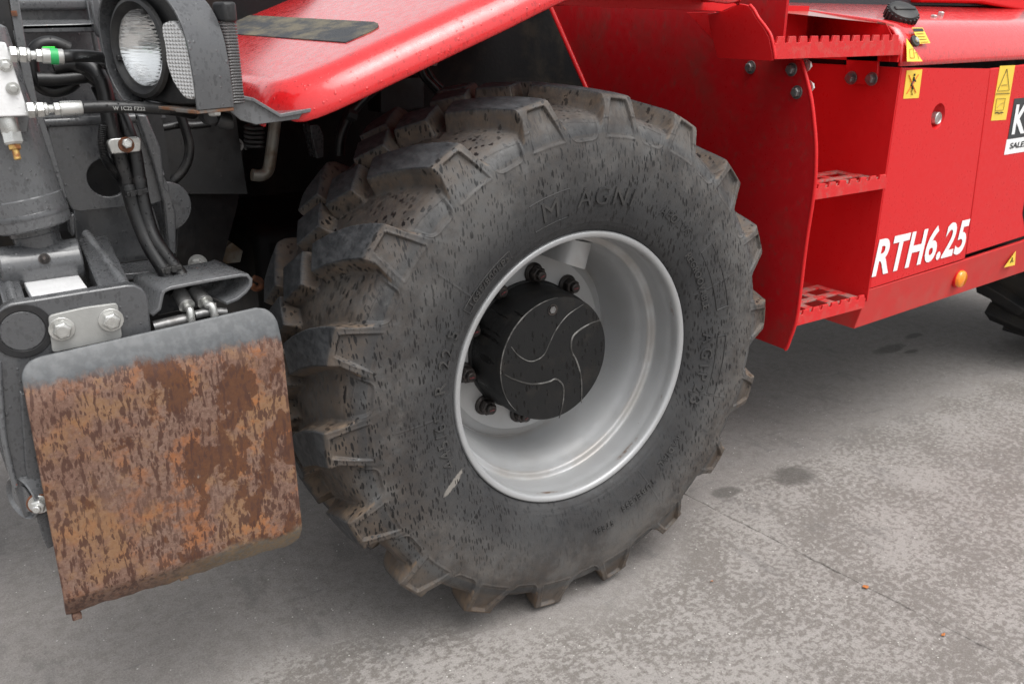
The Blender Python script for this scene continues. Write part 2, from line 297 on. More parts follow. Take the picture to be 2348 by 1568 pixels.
def M_ground():
    b = NB('rain_spotted_concrete'); x, y, z = b.xyz()
    big = b.noise(1.6, 6, .6); mid = b.noise(9, 6, .65); fine = b.noise(170, 6, .75)
    c = b.mix(b.ramp(big, .3, .7), (.232, .213, .200), (.285, .265, .250))
    gr1 = b.noise(75, 5, .7, loc=(1, 2, 3)); c = b.mix(b.ramp(gr1, .42, .72, 0, .5), c, (.150, .135, .125))
    c = b.mix(b.ramp(mid, .35, .75, 0, .6), c, (.235, .220, .212))
    c = b.mix(b.ramp(b.noise(30, 6, .7, loc=(8, 3, 1)), .44, .62, 0, .4), c, (.165, .148, .134))
    # drip line of the machine, with the wheel keeping a patch dry
    g = b.math('POWER', 2.718, b.math('MULTIPLY', b.math('POWER', b.math('MULTIPLY', b.math('SUBTRACT', x, .05), 2.6), 2), -1))
    yb = b.math('SUBTRACT', .215, b.math('MULTIPLY', g, .28))
    dd = b.math('ADD', b.math('SUBTRACT', yb, y), b.math('MULTIPLY', b.math('SUBTRACT', b.noise(7, 5, .6), .5), .22))
    wetz = b.ramp(dd, -.03, .10)
    n = b.noise(62, 5, .62, sc=(1, 1.15, 1), dist=.2)
    n2_ = b.noise(150, 4, .65, loc=(4, 9, 2)); n = b.math('ADD', b.math('MULTIPLY', n, .72), b.math('MULTIPLY', n2_, .28))
    thr = b.math('ADD', n, b.math('MULTIPLY', b.math('SUBTRACT', b.noise(4, 4), .5), .40))
    sp = b.math('MULTIPLY', b.ramp(thr, .43, .56), wetz)
    c = b.mix(b.math('MULTIPLY', sp, .8), c, (.155, .139, .124))
    c = b.mix(b.math('MULTIPLY', wetz, b.math('MULTIPLY', b.math('SUBTRACT', 1, sp), .5)), c, (.375, .350, .328))  # paler unsheltered concrete: stronger open-sky light put into the colour
    # tyre smears and oil spots
    sm = b.ramp(b.noise(7, 7, .66, sc=(1.6, .6, 1), rot=(0, 0, R_(35)), loc=(3, 1, 0)), .54, .68)
    c = b.mix(b.math('MULTIPLY', sm, .4), c, (.115, .108, .104))
    ln = b.math('MULTIPLY', b.ramp(b.noise(5, 4, .6, sc=(1, 9, 1), rot=(0, 0, R_(-28)), dist=.6), .62, .7), b.math('SUBTRACT', 1, wetz))
    c = b.mix(b.math('MULTIPLY', ln, .3), c, (.09, .088, .088))
    for px, py, rx, ry in ((2.075, .595, .10, .035), (2.30, .636, .06, .022), (2.12, .53, .05, .015), (.90, .10, .075, .055), (.66, .14, .05, .03)):
        dx = b.math('MULTIPLY', b.math('SUBTRACT', x, px), 1/rx); dy = b.math('MULTIPLY', b.math('SUBTRACT', y, py), 1/ry)
        rr = b.math('ADD', b.math('ADD', b.math('MULTIPLY', dx, dx), b.math('MULTIPLY', dy, dy)), b.math('MULTIPLY', b.math('SUBTRACT', b.noise(22, 4), .5), 1.4))
        c = b.mix(b.math('MULTIPLY', b.ramp(rr, 1.3, .3), .68), c, (.062, .056, .050))
    gr2 = b.noise(260, 4, .75, loc=(7, 2, 3)); c = b.mix(b.ramp(gr2, .50, .68, 0, .5), c, (.105, .094, .086)); c = b.mix(b.ramp(gr2, .47, .30, 0, .5), c, (.42, .395, .37))
    grit = b.ramp(fine, .63, .70); c = b.mix(b.math('MULTIPLY', grit, .55), c, (.46, .44, .42))
    dk = b.ramp(b.noise(140, 5, .7, loc=(5, 5, 5)), .66, .72); c = b.mix(b.math('MULTIPLY', dk, .6), c, (.07, .065, .06))
    peb = b.drops(70, r=.16, keep=.06, soft=.04, plane='xy'); c = b.mix(peb, c, (.55, .53, .5))
    rg = b.math('SUBTRACT', .88, b.math('MULTIPLY', sp, .18))
    return b.set(c, rg, 0, b.math('ADD', fine, b.math('MULTIPLY', mid, .6)), .0022, .8)
MAT['ground'] = M_ground()
b = NB('dry_leaf'); MAT['leaf'] = b.set((.42, .14, .035), .7, 0)

# ------------------------------------------------------------------ mesh helpers
class MB:
    def __init__(s): s.v = []; s.f = []; s.sm = []
    def add(s, vs, fs):
        o = len(s.v); s.v += [tuple(map(float, q)) for q in vs]; s.f += [tuple(i+o for i in f) for f in fs]; return s
    def prism(s, pts, vec):
        n = len(pts); pts = [np.array(p, float) for p in pts]; vec = np.array(vec, float)
        # orient so faces look outward
        nn = sum(np.cross(pts[i]-pts[0], pts[(i+1) % n]-pts[0]) for i in range(1, n))
        if nn@vec > 0: pts = pts[::-1]
        vs = pts + [p+vec for p in pts]
        s.add(vs, [tuple(range(n)), tuple(range(2*n-1, n-1, -1))] + [(i, i+n, (i+1) % n+n, (i+1) % n) for i in range(n)]); return s
    def box(s, c, h, rot=None):
        c = np.array(c, float); vs = [np.array([a, b_, d])*np.array(h) for a in (-1, 1) for b_ in (-1, 1) for d in (-1, 1)]
        if rot is not None: vs = [np.array(rot)@q for q in vs]
        s.add([c+q for q in vs], [(0, 1, 3, 2), (4, 6, 7, 5), (0, 4, 5, 1), (2, 3, 7, 6), (0, 2, 6, 4), (1, 5, 7, 3)]); return s
    def tube(s, path, r, seg=14, caps=True, sub=6, ring=None):
        P = [np.array(p, float) for p in path]
        if sub and len(P) > 2:
            Q = [2*P[0]-P[1]] + P + [2*P[-1]-P[-2]]; out = []
            for i in range(1, len(Q)-2):
                for t in np.linspace(0, 1, sub, endpoint=False):
                    a, b_, c, d = Q[i-1:i+3]
                    out.append(.5*(2*b_+(c-a)*t+(2*a-5*b_+4*c-d)*t*t+(3*b_-a-3*c+d)*t**3))
            out.append(P[-1]); P = out
        n = len(P); rs = r if hasattr(r, '__len__') else [r]*n
        if len(rs) != n: rs = list(np.interp(np.linspace(0, 1, n), np.linspace(0, 1, len(rs)), rs))
        up = np.array([.137, .31, .94]); vs = []
        T0 = P[1]-P[0]; u = np.cross(T0, up); u /= np.linalg.norm(u)
        for i in range(n):
            t = P[min(i+1, n-1)]-P[max(i-1, 0)]; t /= np.linalg.norm(t)
            u = u-t*(u@t); u /= np.linalg.norm(u); v = np.cross(t, u)
            rr = rs[i]*(ring(i) if ring else 1)
            vs += [P[i]+rr*(math.cos(a)*u+math.sin(a)*v) for a in np.linspace(0, 2*math.pi, seg, endpoint=False)]
        fs = [(i*seg+j, i*seg+(j+1) % seg, (i+1)*seg+(j+1) % seg, (i+1)*seg+j) for i in range(n-1) for j in range(seg)]
        if caps: fs += [tuple(range(seg-1, -1, -1)), tuple(range((n-1)*seg, n*seg))]
        s.add(vs, fs); return s
    def lathe(s, prof, o, axis, seg=48, closed=False, ang0=0.0, cap=True):
        o = np.array(o, float); ax = np.array(axis, float); ax /= np.linalg.norm(ax)
        u = np.cross(ax, (0, 0, 1.) if abs(ax[2]) < .9 else (1., 0, 0)); u /= np.linalg.norm(u); v = np.cross(ax, u)
        vs = []; 
        for (a, r) in prof:
            vs += [o+ax*a+r*(math.cos(t+ang0)*u+math.sin(t+ang0)*v) for t in np.linspace(0, 2*math.pi, seg, endpoint=False)]
        m = len(prof); fs = []
        for i in range(m if closed else m-1):
            k = (i+1) % m
            fs += [(i*seg+j, i*seg+(j+1) % seg, k*seg+(j+1) % seg, k*seg+j) for j in range(seg)]
        if not closed and cap:
            if prof[0][1] > 1e-6: fs.append(tuple(range(seg-1, -1, -1)))
            if prof[-1][1] > 1e-6: fs.append(tuple(range((m-1)*seg, m*seg)))
        s.add(vs, fs); return s
    def bolt(s, o, axis, r=.01, h=None, washer=True, stud=0, ang=0.2):
        h = h or r*.8
        o = np.array(o, float); ax = np.array(axis, float); ax /= np.linalg.norm(ax); z0 = 0
        if washer: s.lathe([(0, r*1.35), (r*.22, r*1.35)], o, ax, 20); z0 = r*.22
        s.lathe([(z0, r*.98), (z0+h*.8, r), (z0+h, r*.84)], o, ax, 6, ang0=ang)
        s.lathe([(z0+h, r*.7), (z0+h*1.06, r*.62)], o, ax, 16)
        if stud: s.lathe([(z0+h, r*.55), (z0+h+stud, r*.53), (z0+h+stud+.0015, r*.42)], o, ax, 14)
        return s
    def build(s, name, mat, parent=None, smooth=35, bevel=0, seg=2, subsurf=0, **props):
        me = bpy.data.meshes.new(name); me.from_pydata(s.v, [], s.f)
        bm = bmesh.new(); bm.from_mesh(me); bmesh.ops.recalc_face_normals(bm, faces=bm.faces); bm.to_mesh(me); bm.free()
        me.materials.append(MAT[mat] if isinstance(mat, str) else mat)
        if smooth: me.shade_smooth(); me.set_sharp_from_angle(angle=R_(smooth))
        ob = bpy.data.objects.new(name, me); col.objects.link(ob); ob.parent = parent
        if bevel:
            md = ob.modifiers.new('bevel', 'BEVEL'); md.width = bevel; md.segments = seg; md.limit_method = 'ANGLE'; md.angle_limit = R_(32); md.harden_normals = False
        if subsurf:
            md = ob.modifiers.new('sub', 'SUBSURF'); md.levels = md.render_levels = subsurf
        for k, q in props.items(): ob[k] = q
        return ob
def empty(name, parent=None, **props):
    o = bpy.data.objects.new(name, None); col.objects.link(o); o.parent = parent; o.empty_display_size = .1
    for k, q in props.items(): o[k] = q
    return o
def prism(name, pts, vec, mat, parent, bevel=.0015, **k): return MB().prism(pts, vec).build(name, mat, parent, bevel=bevel, **k)
def tube(name, path, r, mat, parent, **k): return MB().tube(path, r, **k).build(name, mat, parent, smooth=50)
def rounded(pts, rad, n=5):
    """round the corners of a polygon; rad: one radius or one per corner"""
    out = []; N = len(pts); P = [np.array(p, float) for p in pts]
    rads = rad if hasattr(rad, '__len__') else [rad]*N
    for i in range(N):
        p, a, c = P[i], P[i-1], P[(i+1) % N]
        if rads[i] <= 0: out.append(p); continue
        da = a-p; dc = c-p; la = np.linalg.norm(da); lc = np.linalg.norm(dc); q = min(rads[i], la*.45, lc*.45)
        p0 = p+da/la*q; p1 = p+dc/lc*q
        for t in np.linspace(0, 1, n+1): out.append((1-t)**2*p0+2*t*(1-t)*p+t*t*p1)
    return out
def text_mesh(body, size, offset=0, extrude=0, shear=0, spacing=1.0):
    cu = bpy.data.curves.new('t', 'FONT'); cu.body = body; cu.size = size; cu.offset = offset; cu.extrude = extrude; cu.shear = shear
    cu.space_character = spacing; cu.resolution_u = 4; cu.align_x = 'CENTER'; cu.align_y = 'CENTER'
    o = bpy.data.objects.new('t', cu); col.objects.link(o)
    dg = bpy.context.evaluated_depsgraph_get(); me = bpy.data.meshes.new_from_object(o.evaluated_get(dg))
    V = np.empty(len(me.vertices)*3); me.vertices.foreach_get('co', V); V = V.reshape(-1, 3)
    Fc = [tuple(p.vertices) for p in me.polygons]
    bpy.data.objects.remove(o); bpy.data.curves.remove(cu); bpy.data.meshes.remove(me)
    return V, Fc

# ================================================================== the setting
JX = lambda y: .5755-.107*max(-3, min(3, y))                    # the slab joint runs across under the machine
ground = empty('ground', kind='structure')
def slab(x_edges, side):
    ys = np.concatenate([[-60, -3], np.arange(-1.6, 1.6, .02), [3, 60]])
    jit = rng.normal(0, .0016, len(ys)); jit[:2] = 0; jit[-2:] = 0
    gap = .0007
    e = [(JX(y)+jit[i]+side*gap, y) for i, y in enumerate(ys)]
    far = 60*side
    v = []; f = []
    for i, (x, y) in enumerate(e): v += [(far, y, 0), (x+side*.002, y, 0), (x, y, -.0025), (x, y, -.03)]
    for i in range(len(e)-1):
        for k in range(3):
            a, b_ = i*4+k, i*4+k+1; q = (a, b_, b_+4, a+4); f.append(q if side < 0 else q[::-1])
    m = MB(); m.add(v, f); return m.build('concrete_slab', 'ground', ground, smooth=0)
slab(None, -1); slab(None, 1)
MB().add([(-60, -60, -.03), (60, -60, -.03), (60, 60, -.03), (-60, 60, -.03)], [(0, 1, 2, 3)]).build('joint_bed', 'dark', ground)

tele = empty('telehandler', label='red telescopic handler with grey raised stabiliser and big muddy wheel standing on concrete', category='telehandler')

# ================================================================== wheel
def interp_curve(P, n_per):
    """Catmull-Rom through 2-D points, n_per samples in each span"""
    P = np.array(P, float); Q = np.vstack([2*P[0]-P[1], P, 2*P[-1]-P[-2]]); out = []
    for i in range(1, len(Q)-2):
        a, b_, c, d = Q[i-1:i+3]
        for t in np.linspace(0, 1, n_per[i-1], endpoint=False):
            out.append(.5*(2*b_+(c-a)*t+(2*a-5*b_+4*c-d)*t*t+(3*b_-a-3*c+d)*t**3))
    out.append(P[-1]); return np.array(out)
YC = .178
# outer envelope (lug tops) and inner carcass (valley floors), matched point by point: (Y, R)
EN = [(.014, .292), (-.006, .301), (-.020, .316), (-.032, .345), (-.040, .385), (-.043, .425), (-.0415, .458)]
IN = list(EN)
EN += [(-.0395, .476), (-.0345, .500), (-.0275, .524), (-.0205, .545), (-.0155, .5585), (-.0095, .5655), (.006, .5685), (.05, .5715), (.115, .5745), (YC, .5755)]
IN += [(-.0385, .4755), (-.0328, .497), (-.0228, .513), (-.0105, .5215), (-.002, .5250), (.006, .5275), (.018, .5300), (.055, .5350), (.115, .5385), (YC, .5400)]
NP = [4, 5, 8, 10, 10, 9, 8, 14, 14, 14, 10, 9, 9, 20, 24, 24]
mir = lambda L: [(2*YC-a, r) for a, r in L[::-1][1:]]
ENp = interp_curve(EN+mir(EN), NP+NP[::-1]); INp = interp_curve(IN+mir(IN), NP+NP[::-1])
NS = len(ENp); NT = 1800
THW = 1.0                                       # angle of the first side window
thd = np.arange(NT)*360/NT
# lug outlines for one pitch of 20 degrees, (degrees from the window, Y)
LUG = [
 [(-2.9, -.06), (-2.1, -.02), (-.8, .03), (1.3, .085), (4.1, .137), (7.2, .184), (12.0, .140), (9.6, .098), (7.4, .05), (5.7, .0), (4.8, -.03), (4.9, -.06)],
 [(9.3, .209), (14.2, .271), (19.8, .219), (15.0, .163)],
 [(2*0+19.4, .247), (24.7, .304), (29.1, .250), (23.8, .195)],
 [(9.5, .43), (9.2, .384), (18.2, .286), (22.9, .331), (17.4, .376), (17.0, .43)],
]
def poly_sd(px, py, poly):
    """signed distance (inside > 0), metric"""
    d = np.full(px.shape, 1e9); ins = np.zeros(px.shape, bool); n = len(poly)
    for i in range(n):
        ax, ay = poly[i]; bx, by = poly[(i+1) % n]
        ex, ey = bx-ax, by-ay; t = np.clip(((px-ax)*ex+(py-ay)*ey)/(ex*ex+ey*ey), 0, 1)
        d = np.minimum(d, np.hypot(px-ax-t*ex, py-ay-t*ey))
        c = ((ay > py) != (by > py)); 
        with np.errstate(divide='ignore', invalid='ignore'): xi = ax+(py-ay)*ex/np.where(ey == 0, 1e-12, ey)
        ins ^= c & (px < xi)
    return np.where(ins, d, -d)
def sstep(a, b, x): t = np.clip((x-a)/(b-a), 0, 1); return t*t*(3-2*t)
rot = (thd-THW) % 20.0
TH, SI = np.meshgrid(thd, np.arange(NS), indexing='ij')
Yg = ENp[SI, 0]; Rg = ENp[SI, 1]
REL = (TH-THW) % 20.0
h = np.zeros(TH.shape); lid = np.full(TH.shape, -1)
m2d = .565*math.pi/180
# on the side wall the outline is taken at the arc length below the shoulder, so lugs run down as buttresses that spread a little
sarc = np.concatenate([[0], np.cumsum(np.hypot(np.diff(ENp[:, 0]), np.diff(ENp[:, 1])))])
ish = int(np.argmin(np.hypot(ENp[:NS//2, 0]+.0095, ENp[:NS//2, 1]-.5655)))
side = np.clip(sarc[ish]-sarc, 0, None)[SI]                  # distance down the near wall from the shoulder
near = SI <= ish
far_i = NS-1-ish; side_f = np.clip(sarc-sarc[far_i], 0, None)[SI]
Yu = np.where(near, -.0095-side, Yg); Yu = np.where(SI >= far_i, 2*YC+.0095+side_f, Yu)
LUGX = [list(p) for p in LUG]
# stretch the shoulder ends of the two outer lugs down the wall
LUGX[0] = [(-5.6, -.115), (-4.0, -.08), (-2.7, -.045)] + LUG[0][1:10] + [(5.1, -.03), (6.0, -.06), (7.5, -.115)]
LUGX[3] = [(6.5, .47), (8.5, .40), (9.2, .384), (18.2, .286), (22.9, .331), (17.4, .376), (18.2, .40), (20., .47)]
WALL = [.012, .011, .011, .012]
for k, poly in enumerate(LUGX):
    for sh in (-20, 0, 20):
        pp = [((a+sh)*m2d*.99, y) for a, y in poly]
        sd = poly_sd(REL*m2d*.99, Yu, pp)
        hh = sstep(-WALL[k], .0025, sd)**.85 if True else 0
        hh = np.clip((sd+WALL[k])/(WALL[k]+.0005), 0, 1); hh = np.where(hh < .4, hh*hh*1.25, .2+(hh-.4)*1.3333)
        u = hh > h; h = np.where(u, hh, h)
        lid = np.where(u & (hh > .04), k*18+(np.floor((TH-THW)/20).astype(int)+sh//20) % 18, lid)
fade = sstep(.098, .080, side)*sstep(.098, .080, side_f)
h *= 1
# tie bars: a low sill in the groove between the two blocks of a lug
Ysurf = INp[SI, 0]+(ENp[SI, 0]-INp[SI, 0])*h; Rsurf = INp[SI, 1]+(ENp[SI, 1]-INp[SI, 1])*h
# side windows: sunken panels in each near buttress, crisp-edged
WIN = [(-.9, -.014), (3.1, -.014), (5.3, -.088), (-3.3, -.088)]
win = np.zeros(h.shape); winr = np.zeros(h.shape)
for sh in (-20, 0, 20):
    pp = [((a+sh+.3)*m2d*.97, y-.004) for a, y in WIN]
    sd = poly_sd(REL*m2d*.97, Yu, pp)
    win = np.maximum(win, sstep(0, .003, sd)); winr = np.maximum(winr, np.exp(-((sd+.0015)/.0018)**2))
win *= sstep(.008, .016, side)*near; winr *= near
depth = .0065*sstep(.092, .02, side)+.0012
# scallop rim: raised line where each valley pocket ends on the wall, mould lines, ribs
Ysurf = Ysurf+win*depth-winr*.0010
ml = np.exp(-((side-.043-.004*np.sin(np.radians(REL*18))-.0008*np.sin(np.radians(TH*37)))/.0011)**2)*near*sstep(0, .3, 1-win)
Ysurf -= ml*.0012*(h > -.1)
# rounded pockets between the buttresses, with a clear lower edge
PK = rounded([(6.6, -.006), (7.6, -.060), (8.3, -.094), (14.6, -.094), (15.9, -.055), (16.6, -.006)], .030, 6)
PK = [(p[0], p[1]) for p in [np.array(q) for q in rounded([(x*m2d*.97, y) for x, y in ((6.6, -.006), (7.4, -.060), (8.0, -.096), (14.9, -.096), (15.9, -.055), (16.6, -.006))], [0, 0, .022, .022, 0, 0], 6)]]
sdp = poly_sd(REL*m2d*.97, Yu, PK)
pk = sstep(-.0005, .0035, sdp)*near; Ysurf += pk*.0042*sstep(.004, .05, side)
lipm = np.exp(-((sdp+.0012)/.0016)**2)*near*sstep(.03, .06, side); Ysurf -= lipm*.0012
for a0 in (-19.5, 21.5, 61.5, 101.5, 141.5, 181.5, 221.5, 261.5, 301.5):
    dth = ((TH-a0+180) % 360-180)*m2d*Rg/.565
    Ysurf -= np.exp(-(dth/.0009)**2)*.0011*near*sstep(.325, .33, Rg)*sstep(.447, .44, Rg)
for rr_, wd in ((.3115, .0012), (.3225, .0009)):
    Ysurf -= np.exp(-((Rg-rr_)/wd)**2)*.0011*near
# slight unevenness of the moulding
ph = np.radians(TH)
Ysurf += .0008*np.sin(ph*5+SI*.05)*near
V = np.stack([Rsurf*np.cos(ph), Ysurf, HC+Rsurf*np.sin(ph)], -1)
# the part that stands on the concrete is pressed flat
zlim = .0015; V[..., 2] = np.where(V[..., 2] < zlim+.004, np.maximum(V[..., 2], zlim), V[..., 2])
du = np.roll(V, -1, 0)-np.roll(V, 1, 0); dv = np.gradient(V, axis=1)
Nn = np.cross(dv, du); Nn /= np.linalg.norm(Nn, axis=-1, keepdims=True)+1e-12
ctr = np.stack([.43*np.cos(ph), np.full(ph.shape, YC), HC+.43*np.sin(ph)], -1)
if ((V-ctr)*Nn).sum(-1).mean() < 0: Nn = -Nn
flank = np.clip(1-np.abs(h-.55)/.5, 0, 1)*(side < .06)
tr_mask = ((Yu > -.02) & (Yu < 2*YC+.02)).astype(float)
topm = sstep(.93, 1.0, h)*sstep(-.012, .002, Yu)*(SI < far_i+4)
dust = np.clip(.06+.95*flank+.40*(h < .3)*sstep(-.075, -.02, Yu)+.28*sstep(.085, .03, side)*near*(h > .5)-.1*topm, 0, 1)
dust = np.where(near & (side > .075), .16*sstep(.22, .08, side)+.05, dust)
# lower side of each lug keeps more mud (it faces the ground when the wheel rolls)
edge_hi = np.exp(-((h-.93)/.06)**2)*(1-topm); dust = np.clip(dust+.35*edge_hi*tr_mask, 0, 1)
groove = np.clip(ml*.8+winr*.25*0+(h < .08)*np.exp(-((Yu-.17)/.06)**2)*.0, 0, 1)

def grid_object(name, faces_mask, mat, parent):
    """mesh of a subset of the tyre's grid faces; normals come from the whole surface so pieces join without a seam"""
    I, J = np.nonzero(faces_mask); I2 = (I+1) % NT
    q = np.stack([I*NS+J, I*NS+J+1, I2*NS+J+1, I2*NS+J], 1)
    e1 = VF[q[:, 1]]-VF[q[:, 0]]; e2 = VF[q[:, 3]]-VF[q[:, 0]]
    fl = (np.cross(e1, e2)*NF[q[:, 0]]).sum(1) < 0
    if fl.mean() > .5: q = q[:, ::-1]
    ids, inv = np.unique(q, return_inverse=True); q = inv.reshape(-1, 4)
    me = bpy.data.meshes.new(name); n, m = len(ids), len(q)
    me.vertices.add(n); me.vertices.foreach_set('co', VF[ids].astype(np.float32).ravel())
    me.loops.add(4*m); me.loops.foreach_set('vertex_index', q.astype(np.int32).ravel())
    me.polygons.add(m); me.polygons.foreach_set('loop_start', np.arange(0, 4*m, 4, dtype=np.int32))
    me.update(calc_edges=True)
    for nm, arr in (('dust', DF), ('top', TF), ('groove', GF), ('film', FF)):
        at_ = me.attributes.new(nm, 'FLOAT', 'POINT'); at_.data.foreach_set('value', arr[ids].astype(np.float32))
    me.shade_smooth(); me.normals_split_custom_set_from_vertices(NF[ids].astype(np.float32).tolist())
    me.materials.append(mat); ob = bpy.data.objects.new(name, me); col.objects.link(ob); ob.parent = parent; return ob
VF = V.reshape(-1, 3); NF = Nn.reshape(-1, 3); DF = dust.ravel(); TF = topm.ravel(); GF = groove.ravel()
film = np.clip(sstep(.335, .45, Rg)*.9*near+.75*(~near)*1.0, 0, 1); FF = film.ravel()
wheel = empty('front_wheel', tele)
fl_lid = lid[:, :-1]
fl_lid = np.where((side[:, :-1] > .100) | (side_f[:, :-1] > .1), -1, fl_lid)
grid_object('tyre', fl_lid < 0, MAT['rubber'], wheel)
for k in range(72):
    mk = fl_lid == k
    if mk.any(): grid_object('tread_lug', mk, MAT['rubber'], wheel)

# side wall lettering, raised
def wall_y(R): return float(np.interp(R, ENp[:ish, 1], ENp[:ish, 0]))
def wall_text(body, size, ang, Rm, name, height=.0016, offset=0., flip=False, spacing=1.05, xs=1.0):
    Vt, Ft = text_mesh(body, size, offset, height, spacing=spacing)
    out = []
    for x, y, z in Vt:
        R = Rm+(y if not flip else -y); t = R_(ang)-(x if not flip else -x)*xs/Rm
        out.append((R*math.cos(t), wall_y(R)-.0004-(z+height)*.5, HC+R*math.sin(t)))
    return MB().add(out, Ft).build(name, 'letter', wheel, smooth=0)
wall_text('M', .058, 105.5, .372, 'raised_lettering', .003, 0)
wall_text('AGNI', .052, 84.5, .374, 'raised_lettering', .003, 0, spacing=1.25)
wall_text('AEOLUS', .026, 53.5, .375, 'raised_lettering', .0018, 0, spacing=1.15)
wall_text('445/65', .038, 190, .346, 'raised_lettering', .003, 0, spacing=1.2)
wall_text('R', .038, 172, .346, 'raised_lettering', .003, 0)
wall_text('22.5', .038, 159, .346, 'raised_lettering', .003, 0, spacing=1.2)
wall_text('169F/800kPa', .020, 134, .337, 'raised_lettering', .002, .0004, spacing=1.15)
wall_text('REGROOVABLE', .021, 27, .348, 'raised_lettering', .002, .0005, spacing=1.1)
wall_text('AGIP23', .040, 350, .350, 'raised_lettering', .003, 0, spacing=1.5)
wall_text('RADIAL', .020, 316, .356, 'raised_lettering', .002, .0004, spacing=1.3)
wall_text('TUBELESS', .020, 296, .372, 'raised_lettering', .002, .0004, spacing=1.3)
wall_text('STEEL', .018, 279, .388, 'raised_lettering', .002, .0004, spacing=1.3)
# outline boxes round the plates of small print
def wall_frame(a0, a1, R0, R1, wdt=.0011):
    m = MB()
    pts = [(a, R0) for a in np.linspace(a0, a1, 16)]+[(a, R1) for a in np.linspace(a1, a0, 16)]
    P3 = [(r*math.cos(R_(a)), wall_y(r)-.0006, HC+r*math.sin(R_(a))) for a, r in pts]
    m.tube(P3+[P3[0]], wdt, 5, False, 0); m.build('raised_frame', 'letter', wheel)
wall_frame(146, 123, .328, .349); wall_frame(36, 12, .376, .408); wall_frame(2, -19, .378, .402); wall_frame(112, 98.5, .345, .402)

# rim
prof = [(.012, .2965), (.002, .3005), (-.006, .3005), (-.0105, .2985), (-.0115, .2945), (-.0100, .2890), (-.0055, .2855), (.004, .2845), (.016, .2850), (.030, .2832), (.050, .2822), (.0640, .2812), (.0690, .2770), (.0715, .2690),
        (.077, .2655), (.092, .2610), (.110, .2535), (.130, .2475), (.150, .2430), (.172, .2385), (.192, .2350), (.2035, .2325), (.2055, .2312), (.2035, .2295), (.2000, .224), (.1960, .214), (.1925, .206), (.1915, .200), (.1915, .120)]
back = [(.215, .12), (.215, .24), (.35, .245), (.36, .2965), (.34, .2965), (.30, .27), (.012, .2965)]
pr = interp_curve(prof, [3]*(len(prof)-1))
rim = MB().lathe([(a, r) for a, r in pr]+back[:-1], (0, 0, HC), (0, 1, 0), 160, closed=True)
rim.build('rim', 'rim', wheel, smooth=40)
hub = MB().lathe([(.1912, .152), (.184, .152), (.182, .1485), (.165, .1475), (.110, .1465), (.106, .1440), (.0965, .1430), (.094, .1420), (.078, .1415), (.0755, .1400), (.0750, .1375), (.0750, 0)], (0, 0, HC), (0, 1, 0), 128)
hubo = hub.build('hub', 'hub', wheel, smooth=40)
def hubface(x, z): return np.array([x, .0746, HC+z])
def hz(zx, zy): return at((1600+zx/1.96)*.63545, (800+zy/1.96)*.63545, .0746)
for pts, wdt in (([(990, 585), (880, 660), (800, 760), (750, 860), (715, 935), (660, 978), (600, 985), (530, 945), (480, 885)], .0009),
                 ([(1105, 697), (1030, 725), (950, 775), (910, 825), (905, 910), (940, 980), (970, 1080), (978, 1180), (975, 1280)], .0014),
                 ([(432, 1080), (500, 1115), (600, 1145), (680, 1145), (750, 1130), (793, 1112), (835, 1140), (850, 1180), (848, 1260), (830, 1350), (818, 1388)], .0013)):
    tube('face_rib', [hz(*p) for p in pts], [wdt, wdt*1.6, wdt*1.6, wdt*1.3, wdt*.9], 'edge', wheel, seg=6, sub=5)
a_ = [(.1405*math.cos(R_(t)), .0757, HC+.1405*math.sin(R_(t))) for t in range(88, 225, 4)]
tube('worn_edge', a_, [.0004, .0013, .0017, .0012, .0014, .0006], 'edge', wheel, seg=6, sub=0)
pl = hz(772, 622)
MB().lathe([(0, .0125), (-.0012, .0125), (-.0012, .0095), (.0, .009)], pl, (0, 1, 0), 24).build('drain_plug', 'nut', wheel)
MB().lathe([(-.0016, .0085), (-.0024, .008), (-.0024, .0048), (.002, .0045)], pl, (0, 1, 0), 6).build('drain_plug', 'bolt', wheel)
V_, F_ = text_mesh('1.21', .012, .0002)
pz = hz(722, 710)
nutm = MB(); 
def nut_mesh():
    m = MB(); ax = (0, -1, 0)
    m.lathe([(0, .0235), (.006, .0235), (.008, .021), (.010, .0195)], (0, 0, 0), ax, 28)
    m.lathe([(.010, .0175), (.0125, .0185), (.026, .0185), (.0285, .0158)], (0, 0, 0), ax, 6)
    m.lathe([(.0285, .0118), (.0375, .0115), (.039, .0095)], (0, 0, 0), ax, 18)
    return m
first = None
for i in range(10):
    t = R_(83.4+36*i)
    if first is None:
        first = nut_mesh().build('wheel_nut', 'nut', wheel, smooth=30, bevel=.0008)
        n_ = first; mk = MB().box((0, -.0394, 0), (.0065, .0006, .0018)).build('torque_mark', 'mark', wheel, bevel=0); m0 = mk
    else:
        n_ = first.copy(); col.objects.link(n_); n_.parent = wheel
        mk = m0.copy(); col.objects.link(mk); mk.parent = wheel
    n_.location = (.1675*math.cos(t), .1915, HC+.1675*math.sin(t)); n_.rotation_euler = (0, random.uniform(0, 1), 0)
    mk.location = n_.location; mk.rotation_euler = (0, random.uniform(-.6, .6), 0)
